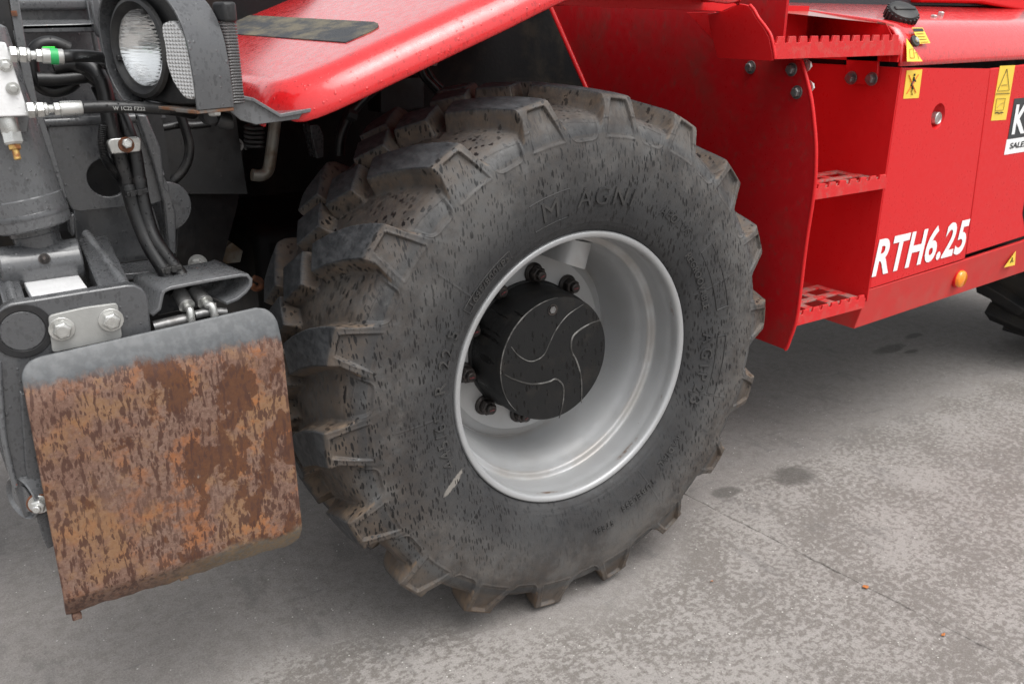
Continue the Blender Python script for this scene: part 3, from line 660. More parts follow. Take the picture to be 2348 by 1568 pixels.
# valve guard: bent strip closed to a short tube, welded into the top of the well
def valve():
    c = np.array(at(1324, 588, .085)); c0 = np.array([c[0], .085, c[2]])
    rad = np.array([c[0], 0, c[2]-HC]); rad /= np.linalg.norm(rad); tan = np.array([rad[2], 0, -rad[0]])
    prof2 = [(-.039, .075), (-.0385, .030), (-.034, .008), (-.022, -.007), (0, -.012), (.022, -.007), (.034, .008), (.0385, .030), (.039, .075)]
    cur = interp_curve(prof2, [4]*(len(prof2)-1)); m = MB(); L0, L1 = -.022, .034
    n = len(cur); vs = []
    for y in (L0, L1):
        for k, sc in ((0, 1), (1, .86)):
            for a, b_ in cur: vs.append(c0+tan*a*sc+np.array([0, 1, 0])*(b_+(0 if k == 0 else .005))+rad*(y+(.0 if y > 0 else -.10*a)))
    f = []
    for i in range(n-1):
        f += [(i, i+1, 2*n+i+1, 2*n+i), (n+i, 3*n+i, 3*n+i+1, n+i+1), (i, n+i, n+i+1, i+1), (2*n+i, 2*n+i+1, 3*n+i+1, 3*n+i)]
    m.add(vs, f); m.build('valve_guard', 'rim', wheel, smooth=40)
    tube('valve_stem', [c0+rad*.03+np.array([0, .03, 0]), c0+np.array([0, .028, 0]), c0-rad*.016+np.array([0, .026, 0])], .007, 'nut', wheel)
valve()

# ================================================================== front deck (mudguard over the axle)
DP, DN_ = np.array([-.468, .06, 1.206]), np.array([-.374, 0, 1.])
def deckZ(X): return np.where(X < -.20, 1.206+.374*(X+.468), 1.3062+.374*(X+.20)-1.2*(X+.20)**2*(X > -.20))
def front_deck():
    """sheet with wide rounded edges: section swept from the front lip up and back over the wheel"""
    ys_in = 1.50; r = .052
    # stations along the length: (X, Z of the top, roll-over depth)
    st = [(-.548, 1.176), (-.50, 1.194), (-.42, 1.224), (-.33, 1.2575), (-.25, 1.2875), (-.16, 1.320), (-.08, 1.353), (.02, 1.388), (.12, 1.400), (.22, 1.388), (.30, 1.370), (.38, 1.352)]
    sec = [(ys_in, 0)]
    for y in np.linspace(1.3, .12, 9): sec.append((y, 0))
    for t in np.linspace(0, 1, 9): a = t*math.pi/2*1.02; sec.append((.062-.060*math.sin(a), -.058*(1-math.cos(a))))
    sec.append((.004, -.068)); sec += [(.012, -.070), (.014, -.060)]
    m = MB(); rows = []
    # front lip: rounded over to the front
    for t in np.linspace(1, 0, 7):
        a = t*math.pi/2; rows.append((-.548-.045*math.sin(a), 1.176-.056*(1-math.cos(a)), .15+.85*(1-t)))
    rows = [(-.586, 1.112, .12)]+rows
    for x, z in st[1:]: rows.append((x, z, 1))
    # rear end rolls down
    for t in np.linspace(.2, 1, 6): a = t*math.pi/2; rows.append((.38+.085*math.sin(a), 1.352-.050*(1-math.cos(a)), 1-.85*t))
    vs = []; n = len(sec)
    for x, z, k in rows:
        # the corner in plan is rounded: pull the outer edge in at the front
        pull = .085*max(0, (-.50-x)/.09)**2 if x < -.50 else 0
        pull += .06*max(0, (x-.38)/.085)**2 if x > .38 else 0
        for y, dz in sec: vs.append((x+(.0), y+pull*max(0, 1-(y/.5)), z+dz*k*(.85 if x > .3 else 1)))
    fs = [(i*n+j, i*n+j+1, (i+1)*n+j+1, (i+1)*n+j) for i in range(len(rows)-1) for j in range(n-1)]
    m.add(vs, fs); ob = m.build('front_mudguard', 'red_wet', tele, smooth=70)
    sd = ob.modifiers.new('thick', 'SOLIDIFY'); sd.thickness = .006; sd.offset = 1 if False else -1
    sb = ob.modifiers.new('sub', 'SUBSURF'); sb.levels = sb.render_levels = 1
    MB().prism([at(1215, -45, .17), at(1215, 9, .17), at(1400, 18, .17), at(1655, 27, .17), at(1690, 12, .17), at(1700, -45, .17)], (0, .006, 0)).build('mudguard_flange', 'red', ob, bevel=.001)
    # anti-slip strip
    pts = [atP(*D4(*p), DP+np.array([0, 0, .0022]), DN_) for p in ((330, 105), (1270, 156), (1300, 168), (1300, 190), (1250, 220), (1070, 298), (240, 237))]
    MB().prism(pts, (0, 0, -.004)).build('grip_strip', 'grip', ob, smooth=0)
front_deck()

# ================================================================== wheel-well wall behind the wheel, with the step side cheek
WX = .66
edge = [(1835, 139), (1848, 185), (1858, 230), (1864, 280), (1868, 330), (1868, 380), (1866, 420), (1859, 475), (1850, 530), (1842, 590), (1835, 650), (1829, 700), (1822, 740), (1812, 770), (1802, 797)]
wp = [atX(*p, WX) for p in edge]+[atX(1798, 801, WX), atX(1730, 775, WX), np.array([WX, .5, .48]), np.array([WX, .62, .62]), atX(1335, 180, WX), atX(1265, 20, WX), atX(1240, -60, WX), np.array([WX, .10, 1.36]), np.array([WX, .10, 1.19]), atX(1815, 137, WX)]
well = prism('wheel_well_panel', wp, (.008, 0, 0), 'red_grimy_shade', tele, bevel=.001)
rim_pts = wp[:len(edge)+1]
tube('panel_lip', [p+np.array([.003, -.001, 0]) for p in rim_pts], .0046, 'red', well, seg=8, sub=2)
# inner strip of the panel, turned towards the machine's middle
e0, e1 = atX(1265, 20, WX), atX(1335, 180, WX)
ed = (e1-e0)/np.linalg.norm(e1-e0)
tube('panel_flange', [e0-ed*.1, e0, e1, e1+ed*.1], .009, 'red', well, seg=8, sub=0)
lug_ = prism('mudguard_lug', [at(1180, -10, .22), at(1215, -10, .22), at(1218, 20, .22), at(1208, 33, .22), at(1192, 33, .22), at(1182, 20, .22)], (0, .008, 0), 'red', well)
MB().bolt(at(1201, 22, .219), (0, -1, 0), .010).build('bolt', 'bolt', well, smooth=30)
for (x, y), s_ in (((1722, 155), 1), ((1816, 160), 1), ((1828, 212), 1)):
    MB().bolt(atX(x, y, WX-.0005), (-1, 0, 0), .0115, .010).build('bolt', 'bolt', well, smooth=30, bevel=.0006)
for x, y in ((1846, 151), (1852, 200)):
    MB().bolt(atX(x, y, WX+.009), (1, 0, 0), .011, .012).build('bolt', 'zinc', well, smooth=30)

# ================================================================== side body: steps, doors, bonnet
SX0 = .985
def sideY(X): return .062*(X-.944)
SN = np.array([.062, -1., 0]); SP = np.array([.944, 0, 0])
def onside(x, y, off=0.): return atP(x, y, SP+np.array([0, -off, 0]), SN)
body = empty('side_body', tele)
# front wall of the body, seen through the step opening
prism('step_recess_wall', [(SX0+.004, .004, .55), (SX0+.004, .30, .55), (SX0+.004, .30, 1.155), (SX0+.004, .004, 1.155)], (.006, 0, 0), 'red', body, bevel=.001)
prism('step_recess_wall', [(.668, .30, .50), (SX0, .30, .50), (SX0, .30, 1.30), (.668, .30, 1.30)], (0, .006, 0), 'red', body, bevel=0)
prism('step_recess_wall', [(SX0-.012, .006, 1.168), (SX0-.012, .30, 1.168), (SX0-.012, .30, 1.22), (SX0-.012, .006, 1.21)], (.006, 0, 0), 'red', body, bevel=0)
# doors
seam_t, seam_b = onside(2271, 158), onside(2213, 588)
tl, bl = onside(2069, 156), onside(1995, 661)
tr = onside(2352, 140); rr_t, rr_b = onside(2500, 131), onside(2500, 498)
br = onside(2213+0, 588)
crR = onside(2213, 592)
lc = onside(2151, 267)
def holed_door(outer, c, r, name):
    n = 48; u = np.array([1, .062, 0])/math.hypot(1, .062); v = np.array([0, 0, 1.]); P = [(np.dot(p-c, u), np.dot(p-c, v)) for p in outer]; ho, ou = [], []
    for i in range(n):
        a = 2*math.pi*i/n; d = (math.cos(a), math.sin(a)); best = 9
        for k in range(len(P)):
            p, q = P[k], P[(k+1) % len(P)]; e = (q[0]-p[0], q[1]-p[1]); den = d[0]*e[1]-d[1]*e[0]
            if abs(den) < 1e-9: continue
            t = (p[0]*e[1]-p[1]*e[0])/den; s_ = (p[0]*d[1]-p[1]*d[0])/den
            if t > 0 and -1e-6 <= s_ <= 1+1e-6: best = min(best, t)
        ho.append(c+(u*d[0]+v*d[1])*r); ou.append((math.atan2(d[1], d[0]), c+(u*d[0]+v*d[1])*best))
    # corners of the outline, kept sharp
    cs = [(math.atan2(b_, a), np.array(o)) for (a, b_), o in zip(P, outer)]
    vs = ho+[o for _, o in ou]; fs = []
    for i in range(n):
        j = (i+1) % n; a0 = ou[i][0] % (2*math.pi); a1 = a0+2*math.pi/n
        mid = sorted([((a-a0) % (2*math.pi), o) for a, o in cs if (a-a0) % (2*math.pi) < 2*math.pi/n-1e-9])
        ids = []
        for _, o in mid: vs.append(o); ids.append(len(vs)-1)
        fs.append(tuple([i, j, n+j]+ids[::-1]+[n+i]))
    m = MB().add(vs, fs); ob = m.build(name, 'red', body, smooth=0)
    if sum(p.normal.y*p.area for p in ob.data.polygons) > 0: ob.data.flip_normals()
    sd = ob.modifiers.new('t', 'SOLIDIFY'); sd.thickness = .010; sd.offset = -1
    return ob
d1 = holed_door([tl, seam_t-np.array([.002, 0, 0]), onside(2213, 592)-np.array([.002, 0, 0]), bl], lc, .0335, 'engine_door')
d2 = prism('engine_door', [seam_t+np.array([.003, 0, 0]), rr_t, onside(2500, 380), onside(2380, 400), onside(2352, 440), onside(2345, 490), onside(2352, 541), seam_b+np.array([.003, 0, .004])], (0, .012, 0), 'red', body, bevel=.003)
# skirt below, folded inwards a little
k0, k1 = onside(1994, 663), onside(2500, 505)
s0 = atP(1958, 754, SP+np.array([0, .02, 0]), SN); s1 = atP(2500, 572, SP+np.array([0, .02, 0]), SN)
kk = [onside(1994, 664), onside(2213, 596), onside(2500, 503)]
sk = prism('sill', [kk[0], kk[1]+np.array([0, 0, -.0]), kk[2], s1, s0], (0, .012, 0), 'red_dust', body, bevel=.002)
prism('sill_front', [kk[0]+np.array([0, .014, 0]), s0+np.array([0, .004, 0]), s0+np.array([.0, .30, .0]), kk[0]+np.array([0, .30, 0])], (.008, 0, 0), 'red_dust', body, bevel=.001)
prism('sill_floor', [s0+np.array([.01, .014, .001]), s1+np.array([0, .014, .001]), s1+np.array([0, .6, .001]), s0+np.array([.01, .6, .001])], (0, 0, .006), 'dark', body, bevel=0)
# door lock in a dished recess
MB().lathe([(.0002, .0338), (.004, .0325), (.020, .028), (.022, .024), (.022, 0)], lc, (-SN[0], -SN[1], 0), 48, cap=False).build('lock_dish', 'red', body, smooth=50)
lk = onside(2141, 271, -.019)
MB().lathe([(0, .0165), (.013, .0165), (.0145, .0145), (.0125, .0125), (.0125, 0)], lk, (SN[0], SN[1], 0), 30).build('door_lock', 'zinc', body, smooth=40)
am = onside(2196, 638, -.010)
MB().lathe([(0, .026), (.012, .026), (.016, .022), (.018, 0)], am+np.array([0, -.002, 0]), (SN[0], SN[1], 0), 32).build('side_reflector', 'amber', body, smooth=50)
MB().lathe([(-.002, .029), (.006, .029), (.007, .027)], am, (SN[0], SN[1], 0), 32).build('reflector_base', 'red', body, smooth=50)
MB().box((2.0, .38, .86), (1.0, .20, .315)).build('engine_bay', 'dark', tele)
MB().box((2.05, .80, .56), (1.05, .70, .03)).build('underbody_light_block', 'dark', tele)  # plain dark box added under the machine to block light
# decals
def side_text(name, body_, size, corners_px, mat, off=.0016, offset=0., spacing=1.0, shear=0.):
    """lettering fitted into a quad given by its lower-left, lower-right, upper-left corners on the side panel"""
    Vt, Ft = text_mesh(body_, 1.0, offset, 0, shear, spacing)
    mn, mx = Vt.min(0), Vt.max(0)
    a, b_, c = (onside(*p, off) for p in corners_px)
    u = (Vt[:, 0]-mn[0])/(mx[0]-mn[0]); v = (Vt[:, 1]-mn[1])/(mx[1]-mn[1])
    P3 = a+np.outer(u, b_-a)+np.outer(v, c-a)
    return MB().add(P3, Ft).build(name, mat, body, smooth=0)
side_text('model_lettering', 'RTH6.25', 1, (G4(1264, 985), G4(1918, 808), G4(1306, 712)), 'white', .0018, .030, 1.06, .12)
def decal(name, px, mat, off=.0012, par=None): return MB().prism([onside(*p, off) for p in px], (0, .0008, 0)).build(name, mat, par or body, smooth=0)
def marks(par, segs, mat, r, off=.0028):
    for s_ in segs:
        tube('printed_mark', [onside(*F3(*p), off) for p in s_], r, mat, par, seg=5, sub=0)
st1 = decal('no_step_sticker', [F3(1282, 572), F3(1408, 563), F3(1378, 794), F3(1253, 801)], 'yellow')
marks(body, [[(1300, 610), (1356, 752)], [(1378, 605), (1282, 760)]], 'print_red', .0011)
marks(body, [[(1344, 600), (1345, 615)], [(1342, 625), (1335, 655)], [(1335, 655), (1318, 690)], [(1340, 640), (1352, 660)], [(1318, 690), (1330, 720)]], 'print', .0022)
marks(body, [[(1318, 725), (1330, 770)], [(1330, 725), (1318, 770)]], 'print_faint', .001)
st2 = decal('warning_sticker', [F3(2036, 535), F3(2158, 529), F3(2084, 970), F3(1962, 978)], 'yellow')
marks(body, [[(2092, 560), (2016, 738), (2110, 732), (2092, 560)], [(2004, 762), (2115, 756)]], 'print', .0008)
marks(body, [[(2050, 690), (2098, 685)], [(2010, 800), (2080, 795), (2062, 890), (1996, 895), (2010, 800)], [(2015, 870), (2040, 840), (2070, 830)]], 'print_faint', .0009)
marks(body, [[(1996, 916), (2014, 910), (2030, 918), (2048, 909), (2060, 914)]], 'print', .0014)
st3 = decal('dealer_sign', [F3(2152, 800), F3(2420, 772), F3(2350, 1090), F3(2098, 1128)], 'vinyl')
decal('dealer_sign', [F3(2091, 1130), F3(2350, 1091), F3(2325, 1212), F3(2068, 1254)], 'white', .0012)
side_text('sign_lettering', 'K', 1, (F3(2128, 1090), F3(2232, 1078), F3(2164, 848)), 'white', .0026, .03, 1, .05)
side_text('sign_lettering', 'SALES', 1, (F3(2112, 1206), F3(2250, 1184), F3(2120, 1158)), 'print', .0026, .02, 1.0, .1)
decal('hazard_triangle', [G4(2285, 796), G4(2278, 895), G4(2203, 912)], 'yellow', .0006)
marks(body, [], 'print', .001)
tube('printed_mark', [onside(*G4(*p), .0016) for p in ((2245, 880), (2262, 842), (2258, 872), (2268, 868))], .0012, 'print', body, seg=5, sub=0)

# bonnet: rounded shoulder above the doors
dtop = lambda x: tl[2]+(rr_t[2]-tl[2])*(x-tl[0])/(rr_t[0]-tl[0])
def bonnet():
    m = MB(); n = 0; X0, X1 = SX0, 3.0
    sec = [(.0, 1.160), (.001, 1.172), (.006, 1.196), (.018, 1.222), (.034, 1.243), (.055, 1.256), (.085, 1.2635), (.14, 1.270), (.30, 1.288), (.55, 1.315)]
    xs = [X0, X0+.05, X0+.2, 1.5, 1.9, 2.3, 3.0]; vs = []
    for x in xs:
        for y, z in sec: vs.append((x, y+sideY(x), z+(dtop(x)+.0035-1.160)*(1 if z < 1.18 else max(0, 1-(z-1.18)/.08))))
    k = len(sec); fs = [(i*k+j, i*k+j+1, (i+1)*k+j+1, (i+1)*k+j) for i in range(len(xs)-1) for j in range(k-1)]
    m.add(vs, fs); ob = m.build('bonnet', 'red_wet', tele, smooth=70)
    sd = ob.modifiers.new('t', 'SOLIDIFY'); sd.thickness = .008; sd.offset = -1
    # flat top in front of it, over the steps: dusty, edges given by the fold lines
    a = atP(*F3(-20, 72), (0, .30, 1.285), (0, -.11, 1)); p1 = at(*F3(540, 76), .34); p2 = at(*F3(1112, 188), .055)
    top = MB(); z0 = p1[2]
    P = [np.array([.668, p1[1], p1[2]+.001]), p1, p2, np.array([SX0+.012, .046, 1.2535]), np.array([SX0+.012, .55, 1.315]), np.array([.668, .55, 1.318])]
    top.add(P+[p-np.array([0, 0, .006]) for p in P], [(0, 1, 2, 3, 4, 5), (0, 6, 7, 1), (1, 7, 8, 2), (2, 8, 9, 3)])
    top.build('deck_plate', 'hood_top', ob, smooth=0)
    # upright walls of the recess above the top step
    q1 = np.array([p1[0], p1[1], 1.18]); q0 = np.array([.50, p1[1], 1.18]); q2 = np.array([p2[0], p2[1], 1.18])
    dz = np.array([0, 0, .004])
    MB().prism([np.array([.668, p1[1], p1[2]])-dz, p1-dz, q1, np.array([.668, p1[1], 1.18])], (0, .005, 0)).build('recess_wall', 'red', ob, smooth=0)
    MB().prism([p1-dz, p2-dz, q2, q1], (.004, .006, 0)).build('recess_wall', 'red', ob, smooth=0)
    e = at(*F3(1168, 302), .01)
    MB().prism([p2-dz*.2, e, np.array([e[0], e[1], 1.17]), np.array([p2[0], p2[1], 1.17])], (.006, .003, 0)).build('recess_wall', 'red', ob, smooth=0)
    # filler cap on a neck
    c = at(2062, 44, .10); ax = np.array([-.18, -.50, .80]); ax /= np.linalg.norm(ax)
    cap = MB().lathe([(-.012, .034), (-.004, .038), (.018, .040), (.027, .037), (.030, .029), (.030, 0)], c, ax, 40).build('filler_cap', 'plastic', ob, smooth=40)
    u = np.cross(ax, (0, 0, 1)); u /= np.linalg.norm(u); v = np.cross(ax, u)
    m = MB()
    for k in range(20):
        a_ = k*2*math.pi/20; q = c+ax*.010+(u*math.cos(a_)+v*math.sin(a_))*.0405
        m.tube([q-ax*.012, q+ax*.012], .0030, 6, True, 0)
    m.build('cap_grip_ribs', 'plastic', cap, smooth=40, kind='stuff')
    MB().prism([c+ax*.034+u*.030+v*.007, c+ax*.034+u*.030-v*.007, c+ax*.034-u*.030-v*.007, c+ax*.034-u*.030+v*.007], -ax*.008).build('cap_handle', 'plastic', cap, bevel=.003, seg=3)
    MB().lathe([(-.075, .024), (-.012, .026)], c, ax, 30).build('filler_neck', 'dark', ob, smooth=40)
    MB().lathe([(-.034, .046), (-.031, .046), (-.031, .028)], c, ax, 36).build('neck_collar', 'red', ob, smooth=40)
    # small bolts and stickers on the shoulder
    for x, y, Y in ((1495, 160, .19), (1553, 133, .24)):
        MB().bolt(at(*F3(x, y), Y), (0, -.1, 1), .009, .010).build('bolt', 'zinc', ob, smooth=30)
    def sh(x, y, off=.0): return atP(*F3(x, y), (1.1, .0262-off, 1.226), (.062, -.86, .50))
    stc = MB().prism([sh(*p, .006) for p in ((1322, 226), (1410, 226), (1473, 352), (1385, 356))], (0, .0008, 0)).build('caution_sticker', 'yellow', ob, smooth=0)
    MB().prism([sh(*p, .007) for p in ((1330, 232), (1410, 232), (1420, 256), (1340, 258))], (0, .0004, 0)).build('printed_mark', 'print', stc, smooth=0)
    for y0 in (275, 298, 320, 342): MB().tube([sh(1362+(y0-275)*.5, y0, .0075), sh(1418+(y0-275)*.55, y0-1, .0075)], .0008, 5, True, 0).build('printed_mark', 'print_faint', stc)
    tr_ = MB().prism([sh(*p, .004) for p in ((1280, 312), (1410, 498), (1284, 500))], (0, .0008, 0)).build('fuel_triangle', 'yellow', ob, smooth=0)
    MB().tube([sh(*p, .0055) for p in ((1310, 470), (1305, 400), (1335, 395), (1345, 470), (1310, 470))], .0008, 5, True, 0).build('printed_mark', 'print_faint', tr_)
    MB().tube([sh(*p, .0055) for p in ((1345, 430), (1365, 425), (1380, 480))], .0008, 5, True, 0).build('printed_mark', 'print_faint', tr_)
    bc = sh(1350, 333, .008); nb = np.array([.062, -.86, .50])
    MB().lathe([(-.004, .0145), (.002, .0145), (.003, .012), (.003, .008)], bc, nb, 28).build('rubber_washer', 'plastic', ob, smooth=40)
    MB().lathe([(.003, .0075), (.007, .007), (.008, .004), (.008, 0)], bc, nb, 6).build('bolt', 'zinc', ob, smooth=30)
    # behind: cab sill and glass at the very top
    prism('cab_sill', [(1.0, .56, 1.31), (3.2, .56, 1.31), (3.2, .56, 1.36), (1.0, .56, 1.36)], (0, .1, 0), 'cabglass', tele)
    ru = prism('upper_cowl', [at(2112, 6, .52), at(2250, 8, .52), at(2352, 26, .52), at(2352, -60, .52), at(2120, -60, .52)], (0, .15, 0), 'red', tele, bevel=.008)
bonnet()

# ---- steps: toothed strip on top, two treads below
def tooth_edge(a, b_, n, hgt, zup=(0, 0, 1), duty=.55):
    """points along a-b with flat trapezoid teeth rising by hgt"""
    a, b_ = np.array(a, float), np.array(b_, float); z = np.array(zup, float)*hgt; out = []
    for i in range(n):
        f = lambda t: a+(b_-a)*(i+t)/n
        out += [f(.18), f(.26)+z, f(.26+duty)+z, f(.34+duty)]
    return [a]+out+[b_]
steps = empty('access_steps', tele)
ta, tb = at(1777, 97, .002), at(2064, 88, .002); ba, bb = at(1779, 139, .002), at(2066, 125, .002)
zt = .5*(ta[2]+tb[2])-.004; zb = .5*(ba[2]+bb[2])
ta, tb, ba, bb = (np.array([p[0], .002, z]) for p, z in ((ta, zt), (tb, zt), (ba, zb), (bb, zb)))
prism('toothed_strip', tooth_edge(ta, tb, 12, .0135)+[bb, ba], (0, .006, 0), 'red_scuff', steps, bevel=.0008)
prism('top_tread', [ba+np.array([0, .006, .0]), bb+np.array([0, .006, .0]), bb+np.array([0, .12, 0]), ba+np.array([0, .12, 0])], (0, 0, .006), 'red_scuff', steps)
# cheek at the front of the top step
cx_ = ba[0]-.004
prism('step_cheek', [atX(*E2(*p), cx_) for p in ((1300, 100), (1312, 200), (1340, 310), (1366, 415), (1745, 432), (1757, 420), (1754, 380), (1730, 262), (1690, 195), (1640, 130), (1610, 75), (1580, 40), (1520, 28), (1420, 80))], (-.008, 0, 0), 'red', steps, bevel=.001)
prism('cheek_gusset', [atX(*E2(*p), cx_+.05) for p in ((1130, 90), (1200, 160), (1340, 312), (1345, 120), (1330, 86))], (.006, 0, 0), 'red', steps, bevel=.001)
tube('cheek_edge', [atX(*E2(*p), cx_-.004) for p in ((1757, 420), (1754, 380), (1730, 262), (1690, 195), (1640, 130), (1610, 75), (1580, 40))], .0042, 'red', steps, seg=8, sub=3)
# hanger with two bolts below the strip
hx = SX0-.004
hp = [atX(*F3(*p), hx) for p in ((808, 440), (1066, 440), (1062, 560), (1050, 640), (1030, 682), (840, 682), (806, 655))]
hang = prism('step_hanger', hp, (-.008, 0, 0), 'red', steps, bevel=.0015)
for x, y in ((835, 632), (1000, 640)):
    MB().bolt(atX(*F3(x, y), hx-.0085), (-1, 0, 0), .0125, .013).build('bolt', 'bolt', hang, smooth=30, bevel=.0006)
def tread(x0, x1, zt_, name, zb_):
    t = MB()
    a = np.array([x0, -.006, zt_]); b_ = np.array([x1, -.006, zt_])
    fr = prism('toothed_strip', tooth_edge(a, b_, 8, .011)+[np.array([x1, -.006, zb_]), np.array([x0, -.006, zb_])], (0, .006, 0), 'red_scuff', steps, bevel=.0008)
    # ladder-like tread plate: rails and bars leave slots open
    y0, y1 = .0005, .15
    for k, (ya, yb) in enumerate(((y0, .022), (.064, .084), (.128, y1))):
        MB().box(((x0+x1)/2, (ya+yb)/2, zt_-.003), ((x1-x0)/2, (yb-ya)/2, .003)).build('tread_bar', 'red_boot', steps, bevel=.0015)
    for xa in (x0+.01, x0+(x1-x0)*.36, x0+(x1-x0)*.66, x1-.012):
        MB().box((xa, (y0+y1)/2, zt_-.0035), (.014, (y1-y0)/2-.001, .0022)).build('tread_bar', 'red_boot', steps, bevel=.001)
tread(.668, .985, .884, 'step', .858)
tread(.672, .968, .565, 'step', .538)

# ================================================================== rear wheel, mostly out of frame
rw = empty('rear_wheel', tele)
RX, RZ, RR = 2.78, .575, .575; RY0 = .03
pf = [(RY0, .30), (RY0-.04, .42), (RY0-.01, .525), (RY0+.05, .535), (RY0+.18, .538), (RY0+.31, .535), (RY0+.37, .525), (RY0+.40, .42), (RY0+.36, .30)]
MB().lathe(pf, (RX, 0, RZ), (0, 1, 0), 72, closed=True).build('tyre', 'rubber_far', rw, smooth=50)
lm = None
for i in range(18):
    for s_ in (0, 1):
        a0 = 20*i+10*s_
        if lm is None or s_ == 1 and i == 0:
            m = MB(); vs = []
            pts = [(-2.5, -.02), (1.0, .06), (7.5, .165), (12.5, .135), (7, .045), (4.5, -.02)]
            for r0, k in ((.520, 1.15), (.575, 1)):
                for dth, y in pts:
                    t = R_(1+(dth-1)*k); yy = RY0+(y if s_ == 0 else .36-y); vs.append((r0*math.cos(t), yy, r0*math.sin(t)))
            n = len(pts); m.add(vs, [tuple(range(n)), tuple(range(n, 2*n))]+[(j, (j+1) % n, n+(j+1) % n, n+j) for j in range(n)])
            o = m.build('tread_lug', 'rubber_far', rw, smooth=30, bevel=.004)
            if s_ == 0: lm = o
            else: lm2 = o
        else:
            o = (lm if s_ == 0 else lm2).copy(); col.objects.link(o); o.parent = rw
        o.location = (RX, 0, RZ); o.rotation_euler = (0, -R_(a0), 0)

# ================================================================== chassis behind the wheel, in deep shade
chas = empty('chassis', tele)
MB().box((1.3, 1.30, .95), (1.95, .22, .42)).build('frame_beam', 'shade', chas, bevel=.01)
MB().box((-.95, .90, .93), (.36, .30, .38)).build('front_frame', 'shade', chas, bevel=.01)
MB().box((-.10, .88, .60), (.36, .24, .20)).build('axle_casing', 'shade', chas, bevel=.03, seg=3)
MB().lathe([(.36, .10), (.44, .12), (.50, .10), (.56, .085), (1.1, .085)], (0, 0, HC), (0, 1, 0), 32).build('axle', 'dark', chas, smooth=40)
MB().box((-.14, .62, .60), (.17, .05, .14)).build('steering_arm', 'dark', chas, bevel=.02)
prism('rusty_gusset', [at(470, 330, .55), at(560, 330, .62), at(545, 470, .62), at(500, 640, .55), at(400, 650, .55), at(410, 480, .55)], (0, .02, 0), 'dark', chas)
prism('bracket', [at(*D4(*p), .60) for p in ((820, 885), (880, 880), (915, 955), (915, 1110), (870, 1120), (830, 960))], (0, .05, 0), 'grey', chas)
prism('bracket', [at(*D4(*p), .70) for p in ((1320, 560), (1625, 545), (1625, 760), (1320, 800))], (0, .08, 0), 'dark', chas)
jb = prism('junction_block', [at(*D4(*p), .62) for p in ((1640, 302), (1775, 300), (1775, 388), (1640, 392))], (0, .05, 0), 'galv', chas)
MB().bolt(at(*D4(1752, 342), .618), (0, -1, 0), .009).build('bolt', 'zinc', jb, smooth=30)
MB().bolt(at(*D4(1690, 395), .63), (0, 0, -1), .010, .02).build('bolt', 'zinc', jb, smooth=30)
tube('hose', [at(*D4(*p), .52) for p in ((1420, 480), (1330, 590), (1220, 680), (1120, 790), (1060, 900), (1035, 1000), (1030, 1100))], .011, 'hose', chas)
tube('hose', [at(*D4(*p), .56) for p in ((1320, 540), (1240, 620), (1160, 690), (1090, 790), (1045, 880), (1020, 960))], .008, 'hose', chas)
MB().tube([at(*D4(1075, 800), .51), at(*D4(1140, 825), .51)], .014, 8, True, 0).build('cable_tie', 'plastic', chas)
tube('hose', [at(*D4(*p), .58) for p in ((1560, 340), (1590, 450), (1625, 540), (1690, 610), (1760, 690))], .010, 'hose', chas)
tube('hose', [at(*D4(*p), .60) for p in ((1630, 390), (1640, 470), (1690, 560), (1750, 620))], .007, 'hose', chas)
tube('bent_pipe', [at(*D4(*p), .46) for p in ((575, 840), (560, 960), (545, 1080), (530, 1180), (505, 1225), (465, 1240), (410, 1235))], .0125, 'pipe', chas)
sp_c = [at(*D4(420+10*math.sin(k*2.1), 890+k*17), .48) for k in range(10)]
m = MB(); a0 = at(*D4(425, 880), .48); a1 = at(*D4(425, 1050), .48)
hel = [a0+(a1-a0)*t+np.array([math.cos(t*34), math.sin(t*34), 0])*.018 for t in np.linspace(0, 1, 90)]
tube('coil_spring', hel, .0035, 'plastic', chas, seg=7, sub=0)
for x, y, Y in ((300, 1025, .54), ): MB().bolt(at(*D4(x, y), Y), (-.3, -1, 0), .011).build('bolt', 'bolt', chas, smooth=30)
MB().bolt(B(1400, 688, .42), (-.3, -1, 0), .014).build('bolt', 'galv', chas, smooth=30)
prism('rusty_lever', [B(*p, .60) for p in ((1560, 600), (1640, 540), (1720, 600), (1700, 680), (1600, 690), (1540, 650))], (0, .03, 0), 'pipe', chas)
tube('lifting_ring', [B(*p, .5) for p in ((1790, 790), (1840, 810), (1850, 850), (1810, 865), (1780, 840))], .007, 'rust', chas)

